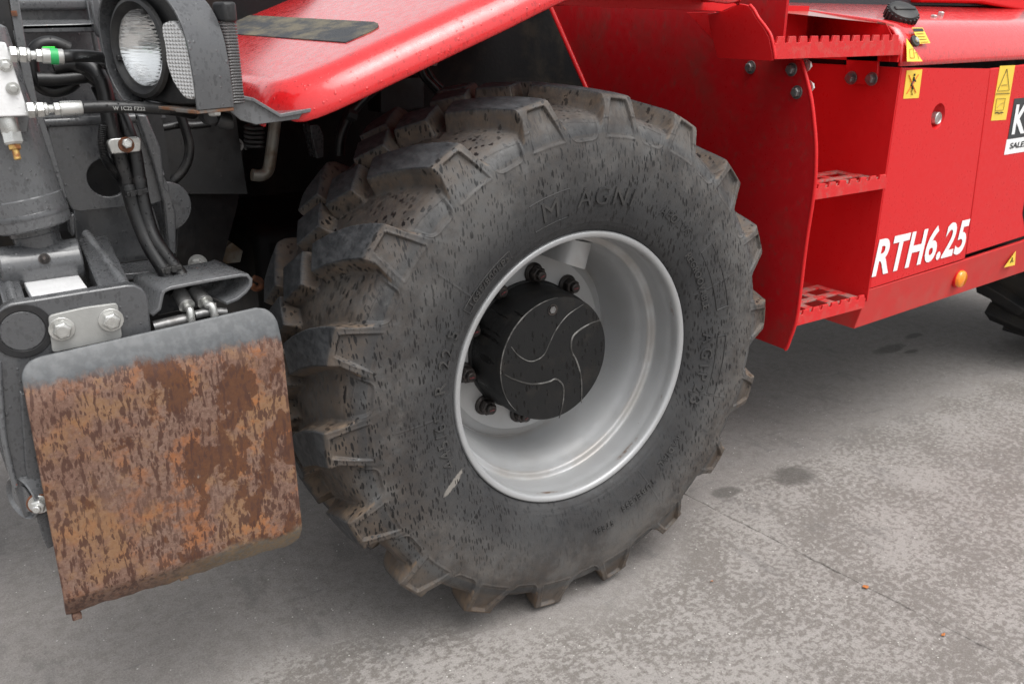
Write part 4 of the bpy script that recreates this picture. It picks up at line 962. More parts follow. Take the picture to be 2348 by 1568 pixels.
# ================================================================== headlamp unit
hl = empty('headlamp_unit', tele)
HO = at(328, 111, .10); hr = np.array([.35, -.937, 0]); hn = np.array([-.937, -.35, 0]); hu = np.array([0, 0, 1.])
hr /= np.linalg.norm(hr); hn /= np.linalg.norm(hn)
def HP(a, b_, c=0.): return HO+hr*a*.86+hu*b_*.87+hn*c*.85
out = interp_curve([(-.100, -.01), (-.096, .045), (-.068, .078), (-.01, .092), (.06, .088), (.118, .066), (.147, .02), (.153, -.04), (.150, -.080), (.10, -.090), (.0, -.090), (-.062, -.080), (-.092, -.05), (-.100, -.01)], [3]*13)[:-1]
_n = 64; _o = []; _P = np.array(out)
for _i in range(_n):
    _a = 2*math.pi*_i/_n; _d = np.array([math.cos(_a), math.sin(_a)]); _best = .2
    for _k in range(len(_P)):
        _p, _q = _P[_k]*(.86, .87), _P[(_k+1) % len(_P)]*(.86, .87); _e = _q-_p; _den = _d[0]*_e[1]-_d[1]*_e[0]
        if abs(_den) < 1e-9: continue
        _t = (_p[0]*_e[1]-_p[1]*_e[0])/_den; _s = (_p[0]*_d[1]-_p[1]*_d[0])/_den
        if _t > 0 and -1e-6 <= _s <= 1+1e-6: _best = min(_best, _t)
    _o.append(_d*_best)
_c = [np.array([math.cos(2*math.pi*i/_n), math.sin(2*math.pi*i/_n)])*.0552 for i in range(_n)]
_L = lambda q, c: HO+hr*q[0]+hu*q[1]+hn*c
_vs = [_L(q, -.005) for q in _c]+[_L(q, -.005) for q in _o]+[_L(q, -.043) for q in _o]+[_L(q, -.03) for q in _c]
_fs = []
for i in range(_n):
    j = (i+1) % _n; _fs += [(i, j, _n+j, _n+i), (_n+i, _n+j, 2*_n+j, 2*_n+i), (i, 3*_n+i, 3*_n+j, j)]
_fs.append(tuple(range(2*_n, 3*_n)))
MB().add(_vs, _fs).build('housing', 'plastic', hl, bevel=.003)
# bezel bowl round the lamp, open to the front
MB().lathe([(a, r*.88) for a, r in ((.004, .083), (.010, .081), (.012, .075), (.004, .0655), (-.004, .0625), (-.006, .064))], HO+hn*.0, hn, 64, closed=True).build('bezel', 'plastic', hl, smooth=40)
refl = [(-.034, .010), (-.0325, .020), (-.027, .036), (-.017, .051), (-.005, .0605)]
MB().lathe([(-.0045, .0548)]+[(a+.0005, r*.88) for a, r in refl[::-1]]+[(-.0335, 0)], HO+hn*.0035, hn, 56, cap=False).build('reflector', 'mirror', hl, smooth=60)
MB().lathe([(-.033, .0055), (-.012, .0055), (-.010, .003), (-.010, 0)], HO+hn*.0035, hn, 18).build('bulb', 'zinc', hl, smooth=40)
MB().lathe([(.0045, .0541), (.0085, .051), (.0145, .035), (.0172, .018), (.0175, 0)], HO, hn, 64).build('lens', 'glass', hl, smooth=60)
for t in (62, 195):
    q = HO+hn*.006+(hr*math.cos(R_(t))+hu*math.sin(R_(t)))*.0577
    MB().box(q, (.005, .005, .004)).build('lens_clip', 'plastic', hl, bevel=.001)
ind = rounded([(.078, .040), (.115, .046), (.146, .012), (.150, -.035), (.1485, -.078), (.118, -.078), (.090, -.052), (.078, -.02)], .012, 3)
MB().prism([HP(a, b_, -.0055) for a, b_ in ind], hn*.013).build('indicator_lens', 'lens', hl, bevel=.004, seg=3)
MB().prism([HP(a*.985+.0015, b_*.97, -.0058) for a, b_ in ind], hn*.002).build('indicator_reflector', 'galv', hl, smooth=0)
def band(path, c0, c1, th, name, mat, nper=4):
    cur = interp_curve(path, [nper]*(len(path)-1)); n = len(cur); vs = []
    T = np.gradient(cur, axis=0); Nr = np.stack([-T[:, 1], T[:, 0]], 1); Nr /= np.linalg.norm(Nr, axis=1, keepdims=True)
    for c in (c0, c1):
        for k in (0, 1):
            for (a, b_), q in zip(cur, Nr): vs.append(HP(a+q[0]*th*k, b_+q[1]*th*k, c))
    f = []
    for i in range(n-1):
        f += [(i, i+1, n+i+1, n+i), (2*n+i, 3*n+i, 3*n+i+1, 2*n+i+1), (i, 2*n+i, 2*n+i+1, i+1), (n+i, n+i+1, 3*n+i+1, 3*n+i)]
    f += [(0, n, 3*n, 2*n), (n-1, 3*n-1, 4*n-1, 2*n-1)]
    return MB().add(vs, f).build(name, mat, hl, smooth=30, bevel=.0008)
band([(.000, -.097), (-.030, -.097), (-.066, -.088), (-.098, -.048), (-.107, .0), (-.105, .045), (-.082, .082), (-.035, .101), (.03, .103), (.09, .090), (.130, .062), (.152, .022), (.160, -.03), (.1615, -.07), (.1615, -.094)], .016, -.058, -.0045, 'lamp_guard', 'grey')
MB().prism([HP(.1600, -.0945, .016), HP(.100, -.0945, .018), HP(.092, -.0945, -.01), HP(.105, -.0945, -.058), HP(.1600, -.0945, -.058)], -hu*.005).build('guard_foot', 'grime', hl, bevel=.001)
MB().prism([HP(.098, -.0945, .010), HP(-.066, -.0935, .014), HP(-.060, -.0935, -.03), HP(.098, -.0945, -.034)], -hu*.0045).build('guard_foot', 'grime', hl, bevel=.001)
# side marker lens and its cap behind the guard
sl_o = [(-.060, .1555), (-.076, .1600), (-.086, .157), (-.089, .135), (-.06, .125)]
MB().prism([HP(a, .045, c) for c, a in sl_o], -hu*.118).build('side_marker_lens', 'side_lens', hl, bevel=.005, seg=3)
MB().prism([HP(a+(.003 if a > .15 else 0), .074, c) for c, a in sl_o], -hu*.028).build('side_marker_cap', 'plastic', hl, bevel=.006, seg=3)
MB().prism([HP(a-.004, -.073, c) for c, a in sl_o], -hu*.007).build('side_marker_base', 'plastic', hl, bevel=.002)
# bracket under the lamp, bent down then flat below the mudguard
bpx = [(205, 690), (300, 668), (420, 692), (610, 805), (830, 765)]
fr_ = [at(*D4(x, y), .02) for x, y in bpx]; bk = [p+np.array([0, .14, 0]) for p in fr_]
mm = MB(); n = len(fr_); mm.add(fr_+bk+[p-np.array([0, 0, .006]) for p in fr_+bk], [(i, i+1, n+i+1, n+i) for i in range(n-1)]+[(2*n+i, 3*n+i, 3*n+i+1, 2*n+i+1) for i in range(n-1)]+[(i, 2*n+i, 2*n+i+1, i+1) for i in range(n-1)]+[(n+i, n+i+1, 3*n+i+1, 3*n+i) for i in range(n-1)]+[(0, n, 3*n, 2*n), (n-1, 3*n-1, 4*n-1, 2*n-1)])
lb = mm.build('lamp_bracket', 'grey_light', tele, bevel=.001)
MB().prism([at(*D4(*p), .026) for p in ((205, 745), (300, 690), (420, 700), (600, 806), (780, 780), (742, 842), (440, 882), (330, 850))], (0, .006, 0)).build('gusset', 'grey_light', lb, bevel=.001)
MB().bolt(at(*D4(140, 765), .03), (0, 0, -1), .010, .009).build('bolt', 'zinc', lb, smooth=30)
MB().prism([A(*p, .06) for p in ((1640, 890), (1740, 900), (1790, 960), (1780, 1010), (1690, 1020), (1655, 970))], (0, .04, 0)).build('connector', 'plastic', lb, bevel=.004)
m = MB()
tube('connector_boot', [A(*p, .065) for p in ((1760, 960), (1800, 975), (1850, 985), (1870, 985))], [.012, .0135, .013, .012], 'plastic', lb, seg=16)

# ================================================================== stabiliser: foot, arm, ram
stb = empty('stabiliser', tele)
def foot():
    XL, XR, ZT, ZBt = -1.006, -.6215, .818, .396
    rows = list(np.linspace(ZT, ZT-.03, 8))+list(np.linspace(ZT-.04, ZBt+.03, 26))+list(np.linspace(ZBt+.022, ZBt-.050, 14))
    NCc = 44; vs = []
    for z in rows:
        l, r = XL-.006*(ZT-z)/.4, XR+.004*(ZT-z)/.4
        rt = .030
        if z > ZT-rt: d = rt-math.sqrt(max(0, rt**2-(z-(ZT-rt))**2)); l += d; r -= d
        zb = ZBt-.050
        if z < zb+.03: d = .02-math.sqrt(max(0, .02**2-min(.02, max(0, (zb+.02)-z))**2)); r -= d
        t = max(0, (z-(ZT-.072))/.072); yb = .030*t**1.6
        t2 = max(0, (ZBt+.004-z)/.054); y2 = .040*t2**1.25
        for i in range(NCc+1):
            x = l+(r-l)*i/NCc
            wob = .0012*math.sin(x*31+z*17)+(.0015*math.sin(x*90)+.001*math.sin(x*210+1) if z == rows[-1] else 0)
            vs.append((x, yb+y2, z+wob*(z < ZBt)-.018*(1-i/NCc)*max(0, (z-.42)/.40)))
    k = NCc+1; fs = [(i*k+j, i*k+j+1, (i+1)*k+j+1, (i+1)*k+j) for i in range(len(rows)-1) for j in range(NCc)]
    ob = MB().add(vs, fs).build('foot_plate', 'rustplate', stb, smooth=60); ob['label'] = 'rust-covered foot plate with grey paint left along its top'
    sd = ob.modifiers.new('t', 'SOLIDIFY'); sd.thickness = .010; sd.offset = 1
    me = ob.data
    if sum(p.normal.y for p in me.polygons) > 0: me.flip_normals()
    sd.offset = -1
    bv = ob.modifiers.new('b', 'BEVEL'); bv.width = .0018; bv.segments = 2; bv.limit_method = 'ANGLE'; bv.angle_limit = R_(50)
    for x, y in ((395, 1478), (945, 1275)):
        c = C(x, y-22, .038); MB().box(c, (.0075, .004, .006)).build('weld_tab', 'rustplate', ob, bevel=.002)
    # carrier behind the plate with pivot boss
    MB().box((-.80, .06, .60), (.10, .045, .15)).build('foot_bracket', 'grey', stb, bevel=.004)
    MB().prism([C(*p, .045) for p in ((100, 300), (160, 330), (260, 900), (285, 1095), (245, 1115), (215, 1050), (190, 960), (130, 700))], (0, .02, 0)).build('foot_bracket', 'grey', stb, bevel=.003)
    pb = C(112, 850, .055); pe = pb+np.array([.075, .0, .0])
    MB().lathe([(0, .024), (.004, .0225), (.004, .031), (0, .033), (-.002, .035), (.0, .037), (.06, .037), (.07, .030)], pb, (1, .55, .0), 40).build('pivot_boss', 'grey_light', stb, smooth=35)
    MB().lathe([(.003, .0235), (.0045, .022), (.0045, 0)], pb, (1, .55, .0), 32).build('pivot_pin', 'dark', stb, smooth=35)
    nb = C(205, 890, .022)
    MB().lathe([(0, .017), (.005, .017)], nb+np.array([0, .012, 0]), (-.35, -1, 0), 24).build('washer', 'rust', stb)
    MB().bolt(nb+np.array([0, .007, 0]), (-.35, -1, 0), .0115, .010, True, .006).build('pivot_nut', 'zinc', stb, smooth=30, bevel=.0006)
foot()
YA = .052
arm_top = [B(-120, 1100, YA), B(-20, 1040, YA), B(30, 990, YA), B(80, 968, YA), B(300, 935, YA), B(600, 885, YA), B(890, 840, YA), B(950, 838, YA), B(1005, 862, YA), B(1042, 915, YA), B(1055, 1010, YA), B(1068, 1145, YA)]
arm = prism('stabiliser_arm', arm_top+[B(1080, 1350, YA), C(420, 700, YA), C(260, 930, YA), C(125, 955, YA), C(100, 880, YA), C(72, 790, YA), C(30, 700, YA), C(0, 610, YA), C(-40, 400, YA)], (0, .022, 0), 'grey', stb, bevel=.003)
cov = prism('cover_plate', rounded([B(342, 1062, YA-.009), B(420, 1040, YA-.009), B(600, 1000, YA-.009), B(832, 968, YA-.009), B(866, 1215, YA-.009), B(372, 1320, YA-.009)], .006), (0, .007, 0), 'galv', arm, bevel=.001)
for x, y in ((437, 1150), (785, 1085)):
    MB().bolt(B(x, y, YA-.0098), (-.06, -1, .02), .0135, .012).build('bolt', 'zinc', stb, smooth=30, bevel=.001)
q = B(160, 1165, YA-.001)
MB().lathe([(0, .0415), (.0014, .0405), (.0014, .0315), (0, .0305)], q, (0, -1, 0), 48, closed=True).build('pin_ring', 'dark', arm, smooth=30)
MB().lathe([(0, .030), (.001, .029), (.001, 0)], q, (0, -1, 0), 48).build('pin_end', 'grey', arm, smooth=30)
tube('arm_edge', [C(*p, YA-.004) for p in ((-10, 150), (0, 300), (18, 520), (50, 680), (80, 790))], .0045, 'grey_light', arm, seg=8)
# rear of the arm, and cheeks of the clevis
MB().prism([C(*p, .13) for p in ((0, 0), (60, 0), (110, 500), (200, 900), (130, 955), (70, 790), (0, 600))], (0, .02, 0)).build('arm_web', 'grey', arm, bevel=.002)
def cheek(pf, pb_, wdt, name='clevis_cheek'):
    """upright plate running back from the arm; top edge from pf (front) to pb_ (back)"""
    a = np.array(pf); b_ = np.array(pb_); X0 = (a[0]+b_[0])/2
    P = [np.array([X0, a[1], a[2]-.001]), np.array([X0, b_[1]-.03, b_[2]+.002]), np.array([X0, b_[1], b_[2]-.006]), np.array([X0, b_[1]+.012, b_[2]-.03]), np.array([X0, b_[1]+.012, .60]), np.array([X0, a[1], .60])]
    return prism(name, P, (wdt, 0, 0), 'grey', arm, bevel=.003)
ck = cheek(B(745, 850, YA+.024), B(490, 500, .27), .046)
# weld bead along the cheek's top
wb = [B(575+(860-575)*t+random.uniform(-3, 3), 475+(860-475)*t, .268-(.268-YA-.02)*t)+np.array([.006, 0, .0]) for t in np.linspace(.02, .98, 26)]
tube('weld_bead', wb, [.008, .0095, .008, .0100, .008, .0095, .0085], 'grey_light', arm, seg=8, sub=0)
cheek(B(20, 1010, YA+.024), B(-60, 640, .27), .03)
tube('weld_bead', [B(95-80*t, 960-330*t, YA+.03+(.21)*t) for t in np.linspace(0, 1, 14)], [.006, .0075, .006, .007], 'grey_light', arm, seg=8, sub=0)
# bright pad between the cheeks
padz = B(385, 840, .12)[2]
pad = [atZ(x*.32421, 381.3+y*.32421, padz) for x, y in ((165, 815), (545, 752), (625, 866), (235, 937))]
MB().prism(pad, (0, 0, -.014)).build('clevis_pad', 'alu', arm, bevel=.0015)
# rod eye, rod and barrel
YE = .19
e0, e1 = B(-10, 705, YE), B(575, 680, YE); ze = (e0[2]+e1[2])/2; e0[2] = e1[2] = ze
eye = MB().tube([e0, e1], .035, 40, True, 0).build('rod_eye', 'grey', stb, smooth=40, bevel=.003)
gn = B(315, 655, YE-.033)
MB().bolt(gn, (-.1, -1, .35), .0065, .005, True).build('grease_nipple', 'nut', eye, smooth=30)
MB().lathe([(.004, .0035), (.012, .0035), (.014, .0025)], gn, (-.1, -1, .35), 12).build('grease_nipple', 'nut', eye, smooth=30)
bb_ = B(225, 395, YE+.005); dirb = A(-270, 300, .215)-bb_; dirb = dirb/np.linalg.norm(dirb)
MB().lathe([(-.085, .030), (-.050, .034), (-.022, .0345), (-.020, .037), (-.012, .037), (-.010, .034), (.01, .034)], bb_+np.array([0, .014, 0]), dirb, 40).build('ram_rod', 'grey', stb, smooth=40)
ram = MB().lathe([(-.006, .036), (-.008, .052), (-.005, .0565), (.0, .0575), (.040, .0575), (.042, .0560), (.046, .0560), (.20, .0555), (.285, .0555), (.290, .050)], bb_, dirb, 56).build('ram_barrel', 'grey_light', stb, smooth=35)
MB().lathe([(.010, .0582), (.018, .0585), (.019, .0578)], bb_, dirb, 56).build('ram_collar', 'grey', ram, smooth=40)
# valve block on the ram
vb = MB().prism([A(*p, .075) for p in ((-60, 345), (45, 345), (238, 938), (-60, 950))], (0, .045, 0)).build('valve_block', 'alu', stb, bevel=.002)
MB().prism([A(*p, .125) for p in ((-60, 330), (60, 360), (240, 960), (225, 1070), (-60, 1075))], (0, .03, 0)).build('valve_block_base', 'grey_light', stb, bevel=.002)
for x, y in ((45, 530), (105, 718)): MB().bolt(A(x, y, .0745), (0, -1, 0), .0068, .0075, True).build('bolt', 'zinc', vb, smooth=30, bevel=.0005)
# relief valve cartridge hanging below the block
va, vb_ = A(62, 960, .095), A(115, 1175, .085); dv = (vb_-va)/np.linalg.norm(vb_-va)
MB().lathe([(0, .0125), (.020, .0125), (.022, .0115)], va, dv, 24).build('relief_valve', 'zinc', vb, smooth=35)
MB().lathe([(.020, .0135), (.034, .0135), (.037, .011)], va, dv, 6).build('relief_valve', 'zinc', vb, smooth=30)
MB().lathe([(.037, .0085), (.043, .0085), (.044, .0075)], va, dv, 6).build('relief_valve', 'brass', vb, smooth=30)
MB().lathe([(.044, .0048), (.057, .0048), (.058, .004)], va, dv, 14).build('relief_valve', 'brass', vb, smooth=30)
# hydraulic hoses from the block
def fitting(px, Y, name_par):
    P = [A(x, y, Y) for x, y in px]; d = P[-1]-P[0]; L = np.linalg.norm(d); d /= L
    m = [(0, .13, .0118, 6), (.13, .17, .0085, 16), (.17, .30, .0112, 6), (.30, .37, .0095, 16), (.37, .48, .0062, 16), (.48, .58, .0095, 6)]
    for a, c, r, sg in m:
        MB().lathe([(a*L, r*.92), (a*L+.001, r), (c*L-.001, r), (c*L, r*.92)], P[0], d, sg).build('hose_fitting', 'zinc', name_par, smooth=30)
    MB().lathe([(.58*L, .0085), (.60*L, .0105), (.98*L, .0105), (1.0*L, .0095)], P[0], d, 24).build('hose_ferrule', 'zinc', name_par, smooth=40)
    return P[0], d, L
hoses = empty('hydraulic_hoses', tele)
p0, d0, L0 = fitting(((78, 440), (515, 462)), .07, hoses)
MB().lathe([(.74*L0, .0109), (.89*L0, .0109)], p0, d0, 24).build('green_tape', 'green', hoses, smooth=40)
g0 = A(395, 400, .09); MB().box(g0, (.008, .003, .0035)).build('green_tag', 'green2', hoses, bevel=.0005)
p1, d1_, L1 = fitting(((218, 892), (665, 872)), .07, hoses)
tube('hose', [A(505, 462, .07), A(580, 457, .075), A(680, 455, .11), A(800, 463, .18), A(900, 480, .26), A(1000, 500, .32)], .0088, 'hose', hoses)
hz_ = tube('hose', [A(655, 872, .07), A(800, 866, .07), A(1000, 866, .07), A(1200, 876, .072), A(1400, 890, .08), A(1560, 920, .13)], .0088, 'hose', hoses)
Vt, Ft = text_mesh('W 1C22 FZ22', .0075, .0001)
o_ = A(1045, 880, .0605); ex = A(1170, 884, .0605)-A(920, 878, .0605); ex /= np.linalg.norm(ex)
MB().add([o_+ex*(v[0])*1.0+np.array([0, 0, 1])*v[1] for v in Vt], Ft).build('hose_print', 'galv', hoses, smooth=0)
# loop of hose at the back and the bundle running down
tube('hose', [A(*p, .30) for p in ((560, 400), (430, 350), (320, 370), (260, 450), (260, 560), (310, 680), (420, 735), (540, 710), (610, 660))], .011, 'hose', hoses)
tube('hose', [A(*p, .28) for p in ((430, 545), (560, 520), (650, 560), (720, 610), (790, 660), (830, 740))], .012, 'hose', hoses)
tube('hose', [A(*p, .28) for p in ((300, 640), (450, 640), (600, 630), (680, 620), (800, 600), (950, 610), (1050, 640))], .011, 'hose', hoses)
tube('hose', [A(*p, .28) for p in ((600, 500), (760, 520), (900, 540), (1020, 560))], .010, 'hose', hoses)
tube('hose', [A(640, 500, .24), A(740, 545, .23), A(815, 640, .22), A(855, 780, .215), A(880, 940, .21), A(920, 1120, .205), A(975, 1300, .205), A(1050, 1568, .20), B(910, 150, .195), B(945, 290, .19), B(1000, 440, .18), B(1070, 590, .165), B(1150, 720, .15), B(1200, 820, .14), B(1250, 900, .125)], .0125, 'hose', hoses)
tube('hose', [A(700, 560, .25), A(820, 660, .25), A(910, 800, .24), A(985, 950, .225), A(1030, 1060, .215), A(1075, 1180, .21), A(1105, 1330, .205), A(1130, 1500, .20), B(985, 90, .195), B(1005, 220, .19), B(1050, 400, .18), B(1110, 540, .165), B(1220, 690, .15), B(1290, 780, .14), B(1360, 880, .12)], .0118, 'hose', hoses)
rib = lambda i: 1.0 if i % 2 else .80
cpath = [A(*p, .20) for p in ((835, 1010), (826, 1120), (832, 1210), (856, 1290), (895, 1350), (940, 1410), (975, 1445), (1010, 1520))]
MB().tube(cpath, .0075, 12, True, 14, rib).build('corrugated_conduit', 'hose', hoses, smooth=20)
MB().tube([A(*p, .27) for p in ((760, 700), (790, 760), (820, 830), (838, 900))], .0065, 12, True, 14, rib).build('corrugated_conduit', 'hose', hoses, smooth=20)
# clamp
cl = rounded([A(868, 1150, .178), A(895, 1122, .178), A(1108, 1104, .178), A(1142, 1130, .178), A(1140, 1225, .178), A(905, 1248, .178)], .004, 3)
clo = MB().prism(cl, (0, .030, -.004)).build('hose_clamp', 'zinc', hoses, bevel=.0022, seg=3)
MB().lathe([(0, .0125), (.0012, .012)], A(1020, 1172, .1775), (0, -1, .1), 24).build('washer', 'rust', hoses)
MB().bolt(A(1024, 1160, .1765), (0, -1, .12), .0085, .008, False).build('bolt', 'zinc', hoses, smooth=30, bevel=.0006)
for (x0, y0, x1, y1, Y) in ((895, 195, 1035, 165, .183), (1140, 735, 1275, 705, .140)):
    a, c = B(x0, y0, Y), B(x1, y1, Y); u = (c-a)/np.linalg.norm(c-a); mid = (a+c)/2
    MB().box(mid, (np.linalg.norm(c-a)/2+.001, .010, .0038), rot=np.stack([u, np.array([0, 1, 0.]), np.cross(u, (0, 1, 0))], 1)).build('cable_tie', 'plastic', hoses, bevel=.001)
    for t in (.25, .6): MB().box(a+(c-a)*t+np.array([0, -.011, 0]), (.004, .002, .005)).build('cable_tie_head', 'plastic', hoses, bevel=.0005)
# hose ends in the guard
for (x, y, x2, y2, x3, y3, x4, y4) in ((1285, 920, 1320, 985, 1345, 1025, 1358, 1120), (1400, 905, 1450, 960, 1500, 990, 1525, 1080)):
    a, c = B(x, y, .105), B(x2, y2, .085); d = (c-a)/np.linalg.norm(c-a); L = np.linalg.norm(c-a)
    MB().lathe([(-.01, .012), (L*.3, .0125), (L*.8, .0125), (L, .011)], a, d, 24).build('hose_ferrule', 'bolt', hoses, smooth=40)
    MB().lathe([(L*.98, .0132), (L*1.08, .0132), (L*1.1, .010)], a, d, 24).build('hose_collar', 'zinc', hoses, smooth=40)
    tube('steel_elbow', [c, c+d*.008, B(x3, y3, .072), B(x4, y4, .068)], .0065, 'zinc', hoses)
MB().tube([B(1085, 1135, .085), B(1250, 1098, .085), B(1330, 1080, .085)], .010, 20, True, 4).build('cross_pipe', 'bolt', hoses, smooth=50)
MB().tube([B(1380, 1050, .08), B(1480, 1030, .08), B(1600, 1030, .08)], .007, 14, True, 4).build('cross_pipe', 'bolt', hoses, smooth=50)

# hose guard: flattened sleeve of bent plate, open towards the foot
def hose_guard():
    fr = [(1075, 1055), (1130, 1010), (1150, 905), (1165, 882), (1210, 862), (1450, 815), (1700, 772), (1750, 772), (1776, 800), (1776, 840), (1740, 890), (1680, 940), (1600, 972)]
    bkp = [(930, 800+60), (935, 830), (945, 790), (955, 765), (985, 750), (1180, 735), (1360, 705), (1440, 680), (1500, 655), (1530, 670), (1540, 720), (1520, 780), (1480, 820)]
    f3 = [B(x, y, .070) for x, y in fr]; b3 = [B(x, y, .215) for x, y in bkp]
    # keep the back section the same size as the front: shift the front section straight back
    sh = np.mean([b-a for a, b in zip(f3[3:9], b3[3:9])], axis=0)
    n = len(f3); cur = np.array(f3); m = MB(); vs = list(cur)+[p+np.array([sh[0]*.7, .115+.02*(i in (7, 8)), sh[2]*.35]) for i, p in enumerate(cur)]
    m.add(vs, [(i, i+1, n+i+1, n+i) for i in range(n-1)])
    ob = m.build('hose_guard', 'grey_light', stb, smooth=60)
    sd = ob.modifiers.new('t', 'SOLIDIFY'); sd.thickness = .006; sd.offset = 0
    bv = ob.modifiers.new('b', 'BEVEL'); bv.width = .0015; bv.segments = 2; bv.limit_method = 'ANGLE'; bv.angle_limit = R_(50)
hose_guard()
MB().prism([B(*p, .16) for p in ((1140, 900), (1560, 860), (1570, 960), (1120, 1060))], (0, .05, 0)).build('arm_link', 'grey', stb, bevel=.004)

# ---- front frame of the machine behind the stabiliser
YF = .30
ff = empty('front_frame_head', tele)
def holed_plate(outer, hc, hr2, Y, th, name, mat):
    """plate with one elliptical hole: ring of quads from the hole to the outline"""
    n = 48; P = [np.array(p) for p in outer]; per = []
    c = np.array(hc); ang = lambda p: math.atan2(p[2]-c[2], p[0]-c[0])
    hole = []; outl = []
    for i in range(n):
        a = 2*math.pi*i/n; d = np.array([math.cos(a), 0, math.sin(a)]); hole.append(c+d*hr2)
        best = 9
        for k in range(len(P)):
            p, q = P[k], P[(k+1) % len(P)]; e = q-p
            den = d[0]*e[2]-d[2]*e[0]
            if abs(den) < 1e-9: continue
            t = ((p[0]-c[0])*e[2]-(p[2]-c[2])*e[0])/den; s_ = ((p[0]-c[0])*d[2]-(p[2]-c[2])*d[0])/den
            if t > 0 and -1e-6 <= s_ <= 1+1e-6: best = min(best, t)
        outl.append(c+d*best)
    z = np.array([0, th, 0]); vs = hole+outl+[p+z for p in hole]+[p+z for p in outl]
    fs = []
    for i in range(n):
        j = (i+1) % n; fs += [(i, j, n+j, n+i), (2*n+i, 3*n+i, 3*n+j, 2*n+j), (i, 2*n+i, 2*n+j, j), (n+i, n+j, 3*n+j, 3*n+i)]
    return MB().add(vs, fs).build(name, mat, ff, bevel=.0015)
hcn = A(873, 1438, YF)
holed_plate([A(350, 985, YF), A(1095, 950, YF), A(1150, 1060, YF), A(1390, 1560, YF), B(1130, 262, YF), B(520, 325, YF), A(520, 1568, YF), A(395, 1085, YF)], hcn, .0335, YF, .012, 'frame_plate', 'grey')
# sloping top of the box and its back
MB().prism([A(350, 985, YF), A(1095, 950, YF), A(1060, 905, YF+.10), A(340, 930, YF+.10)], (0, .004, .012)).build('frame_top_plate', 'grey', ff, bevel=.003)
tube('bent_edge', [A(360, 992, YF+.004), A(1090, 957, YF+.004)], .009, 'grey', ff, seg=14, sub=0)
MB().box(hcn+np.array([0, .09, 0]), (.12, .01, .10)).build('frame_back', 'dark', ff)
# side flange plate to the right
MB().prism([A(1105, 930, YF-.012), A(1185, 930, YF-.012), A(1300, 1200, YF-.012), B(1165, 150, YF-.012), B(1205, 200, YF-.012), B(1245, 330, YF-.012), B(1250, 620, YF-.012), B(1195, 640, YF-.012), B(1160, 270, YF-.012), A(1240, 1330, YF-.012)], (0, .03, 0)).build('side_flange', 'grey', ff, bevel=.003)
tube('weld_bead', [A(1120+(1300-1120)*t, 960+(1420-960)*t+random.uniform(-4, 4), YF-.002) for t in np.linspace(0, 1, 20)], [.006, .008, .006, .0075], 'grey_light', ff, seg=7, sub=0)
MB().lathe([(0, .046), (.012, .046), (.014, .044), (.014, 0)], B(1165, 280, YF+.05), (.2, -1, 0), 40).build('pivot_disc', 'grey', ff, smooth=40)
MB().prism([B(*p, .36) for p in ((520, 300), (1130, 250), (1180, 640), (840, 690), (560, 700))], (0, .02, 0)).build('lower_web', 'grey', ff, bevel=.002)
MB().prism([B(*p, YF+.02) for p in ((1060, 290), (1090, 290), (1130, 420), (1165, 560), (1160, 640), (1120, 560), (1075, 420))], (0, .015, 0)).build('web_rib', 'grey', ff, bevel=.002)
MB().prism([B(490, 350, .29), B(525, 335, .29), B(535, 480, .29), B(510, 500, .29)], (0, .05, 0)).build('web_rib', 'grey', ff, bevel=.002)
pz_ = B(900, 700, .30)[2]
MB().prism([B(840, 690, .34), B(1100, 655, .34), B(1200, 735, .22), B(870, 760, .22)], (0, 0, -.012)).build('lower_shelf', 'grey', ff, bevel=.002)
MB().tube([A(360, 960, .36), A(600, 950, .36), A(840, 985, .36)], .02, 12, True, 4).build('axle_strut', 'pipe', ff, smooth=40)
# upper structure: ledge, back plates, flat bar, inclined cheek
MB().prism([A(165, 205, .34), A(782, 190, .34), A(800, 262, .34), A(172, 272, .34)], (0, .012, 0)).build('ledge_front', 'grey', ff, bevel=.002)
MB().prism([A(165, 205, .34), A(782, 190, .34), A(740, 160, .46), A(150, 165, .46)], (0, 0, -.008)).build('ledge_top', 'grey_light', ff, bevel=.002)
MB().prism([A(100, -60, .47), A(760, -60, .47), A(760, 175, .47), A(100, 180, .47)], (0, .01, 0)).build('back_plate', 'grey', ff, bevel=.002)
MB().prism([A(100, 250, .50), A(1000, 250, .50), A(1350, 960, .50), A(300, 1000, .50)], (0, .01, 0)).build('back_plate', 'grey', ff, bevel=.002)
tube('rounded_edge', [A(140, 20, .46), A(700, 15, .46)], .014, 'grey_light', ff, seg=12, sub=0)
MB().prism([A(730, -20, .30), A(800, -20, .30), A(870, 200, .30), A(880, 330, .30), A(800, 300, .30), A(760, 200, .30)], (0, .03, 0)).build('inclined_cheek', 'grey', ff, bevel=.003)
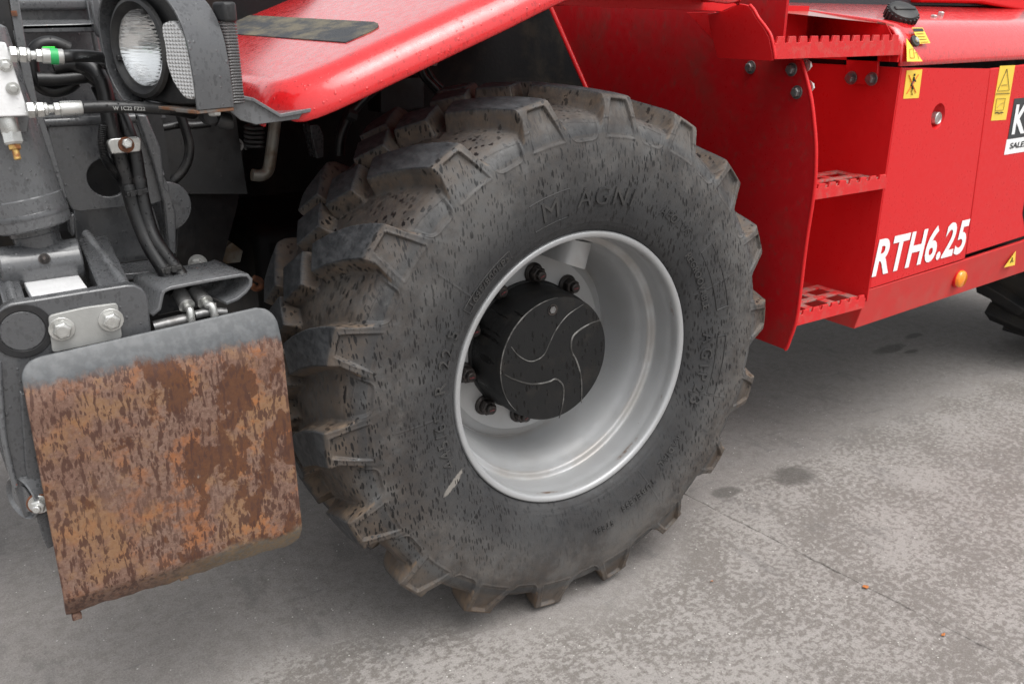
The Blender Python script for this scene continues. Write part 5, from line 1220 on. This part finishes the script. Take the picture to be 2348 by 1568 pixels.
MB().prism([A(690, -20, .44), A(735, -20, .44), A(830, 500, .44), A(790, 500, .44)], (0, .02, 0)).build('web_rib', 'grey', ff, bevel=.002)
fbp = [(78, -20), (148, -20), (205, 330), (300, 820), (400, 1100), (545, 1600), (480, 1600), (330, 1090), (222, 820), (130, 330)]
MB().prism([A(*p, .255) for p in fbp], (0, .012, 0)).build('flat_bar', 'grey_light', ff, bevel=.001)
MB().box(A(115, 112, .253), (.004, .001, .004)).build('rust_spot', 'rust', ff)
MB().prism([A(-80, -20, .30), A(60, -20, .30), A(120, 330, .30), A(-80, 330, .30)], (0, .02, 0)).build('back_plate', 'dark', ff)
MB().prism([A(1190, 930, .52), A(1900, 900, .52), A(2000, 1568, .52), A(1300, 1568, .52)], (0, .01, 0)).build('back_plate', 'dark', ff)
tube('cable', [A(*p, .40) for p in ((1450, 910), (1500, 1050), (1530, 1180), (1520, 1290), (1470, 1390), (1390, 1470))], .009, 'hose', ff)
tube('cable', [A(*p, .42) for p in ((1220, 1040), (1330, 1030), (1450, 1010), (1560, 1015), (1700, 1000))], .007, 'hose', ff)

# ================================================================== bits of leaf on the concrete
for i, (x, y, s_) in enumerate(((1985, 1345, .010), (2163, 1455, .006), (1632, 1332, .005))):
    c = atZ(x, y, .003); m = MB()
    ang = random.uniform(0, 3); n = 7
    top = [c+np.array([math.cos(ang+k*2*math.pi/n)*s_*random.uniform(.7, 1.2), math.sin(ang+k*2*math.pi/n)*s_*random.uniform(.4, .7), random.uniform(0, .004)]) for k in range(n)]
    o = MB().add([c+np.array([0, 0, .002])]+top, [(0, 1+k, 1+(k+1) % n) for k in range(n)]).build('leaf_fragment', 'leaf', None, smooth=0)
    sd = o.modifiers.new('t', 'SOLIDIFY'); sd.thickness = .0006
    o['category'] = 'leaf'; o['group'] = 'leaf scraps on the concrete'
    o['label'] = ('orange-brown leaf scrap lying on the slab joint', 'small brown leaf scrap farther down the slab joint', 'tiny brown leaf scrap on pale concrete below the tyre')[i]
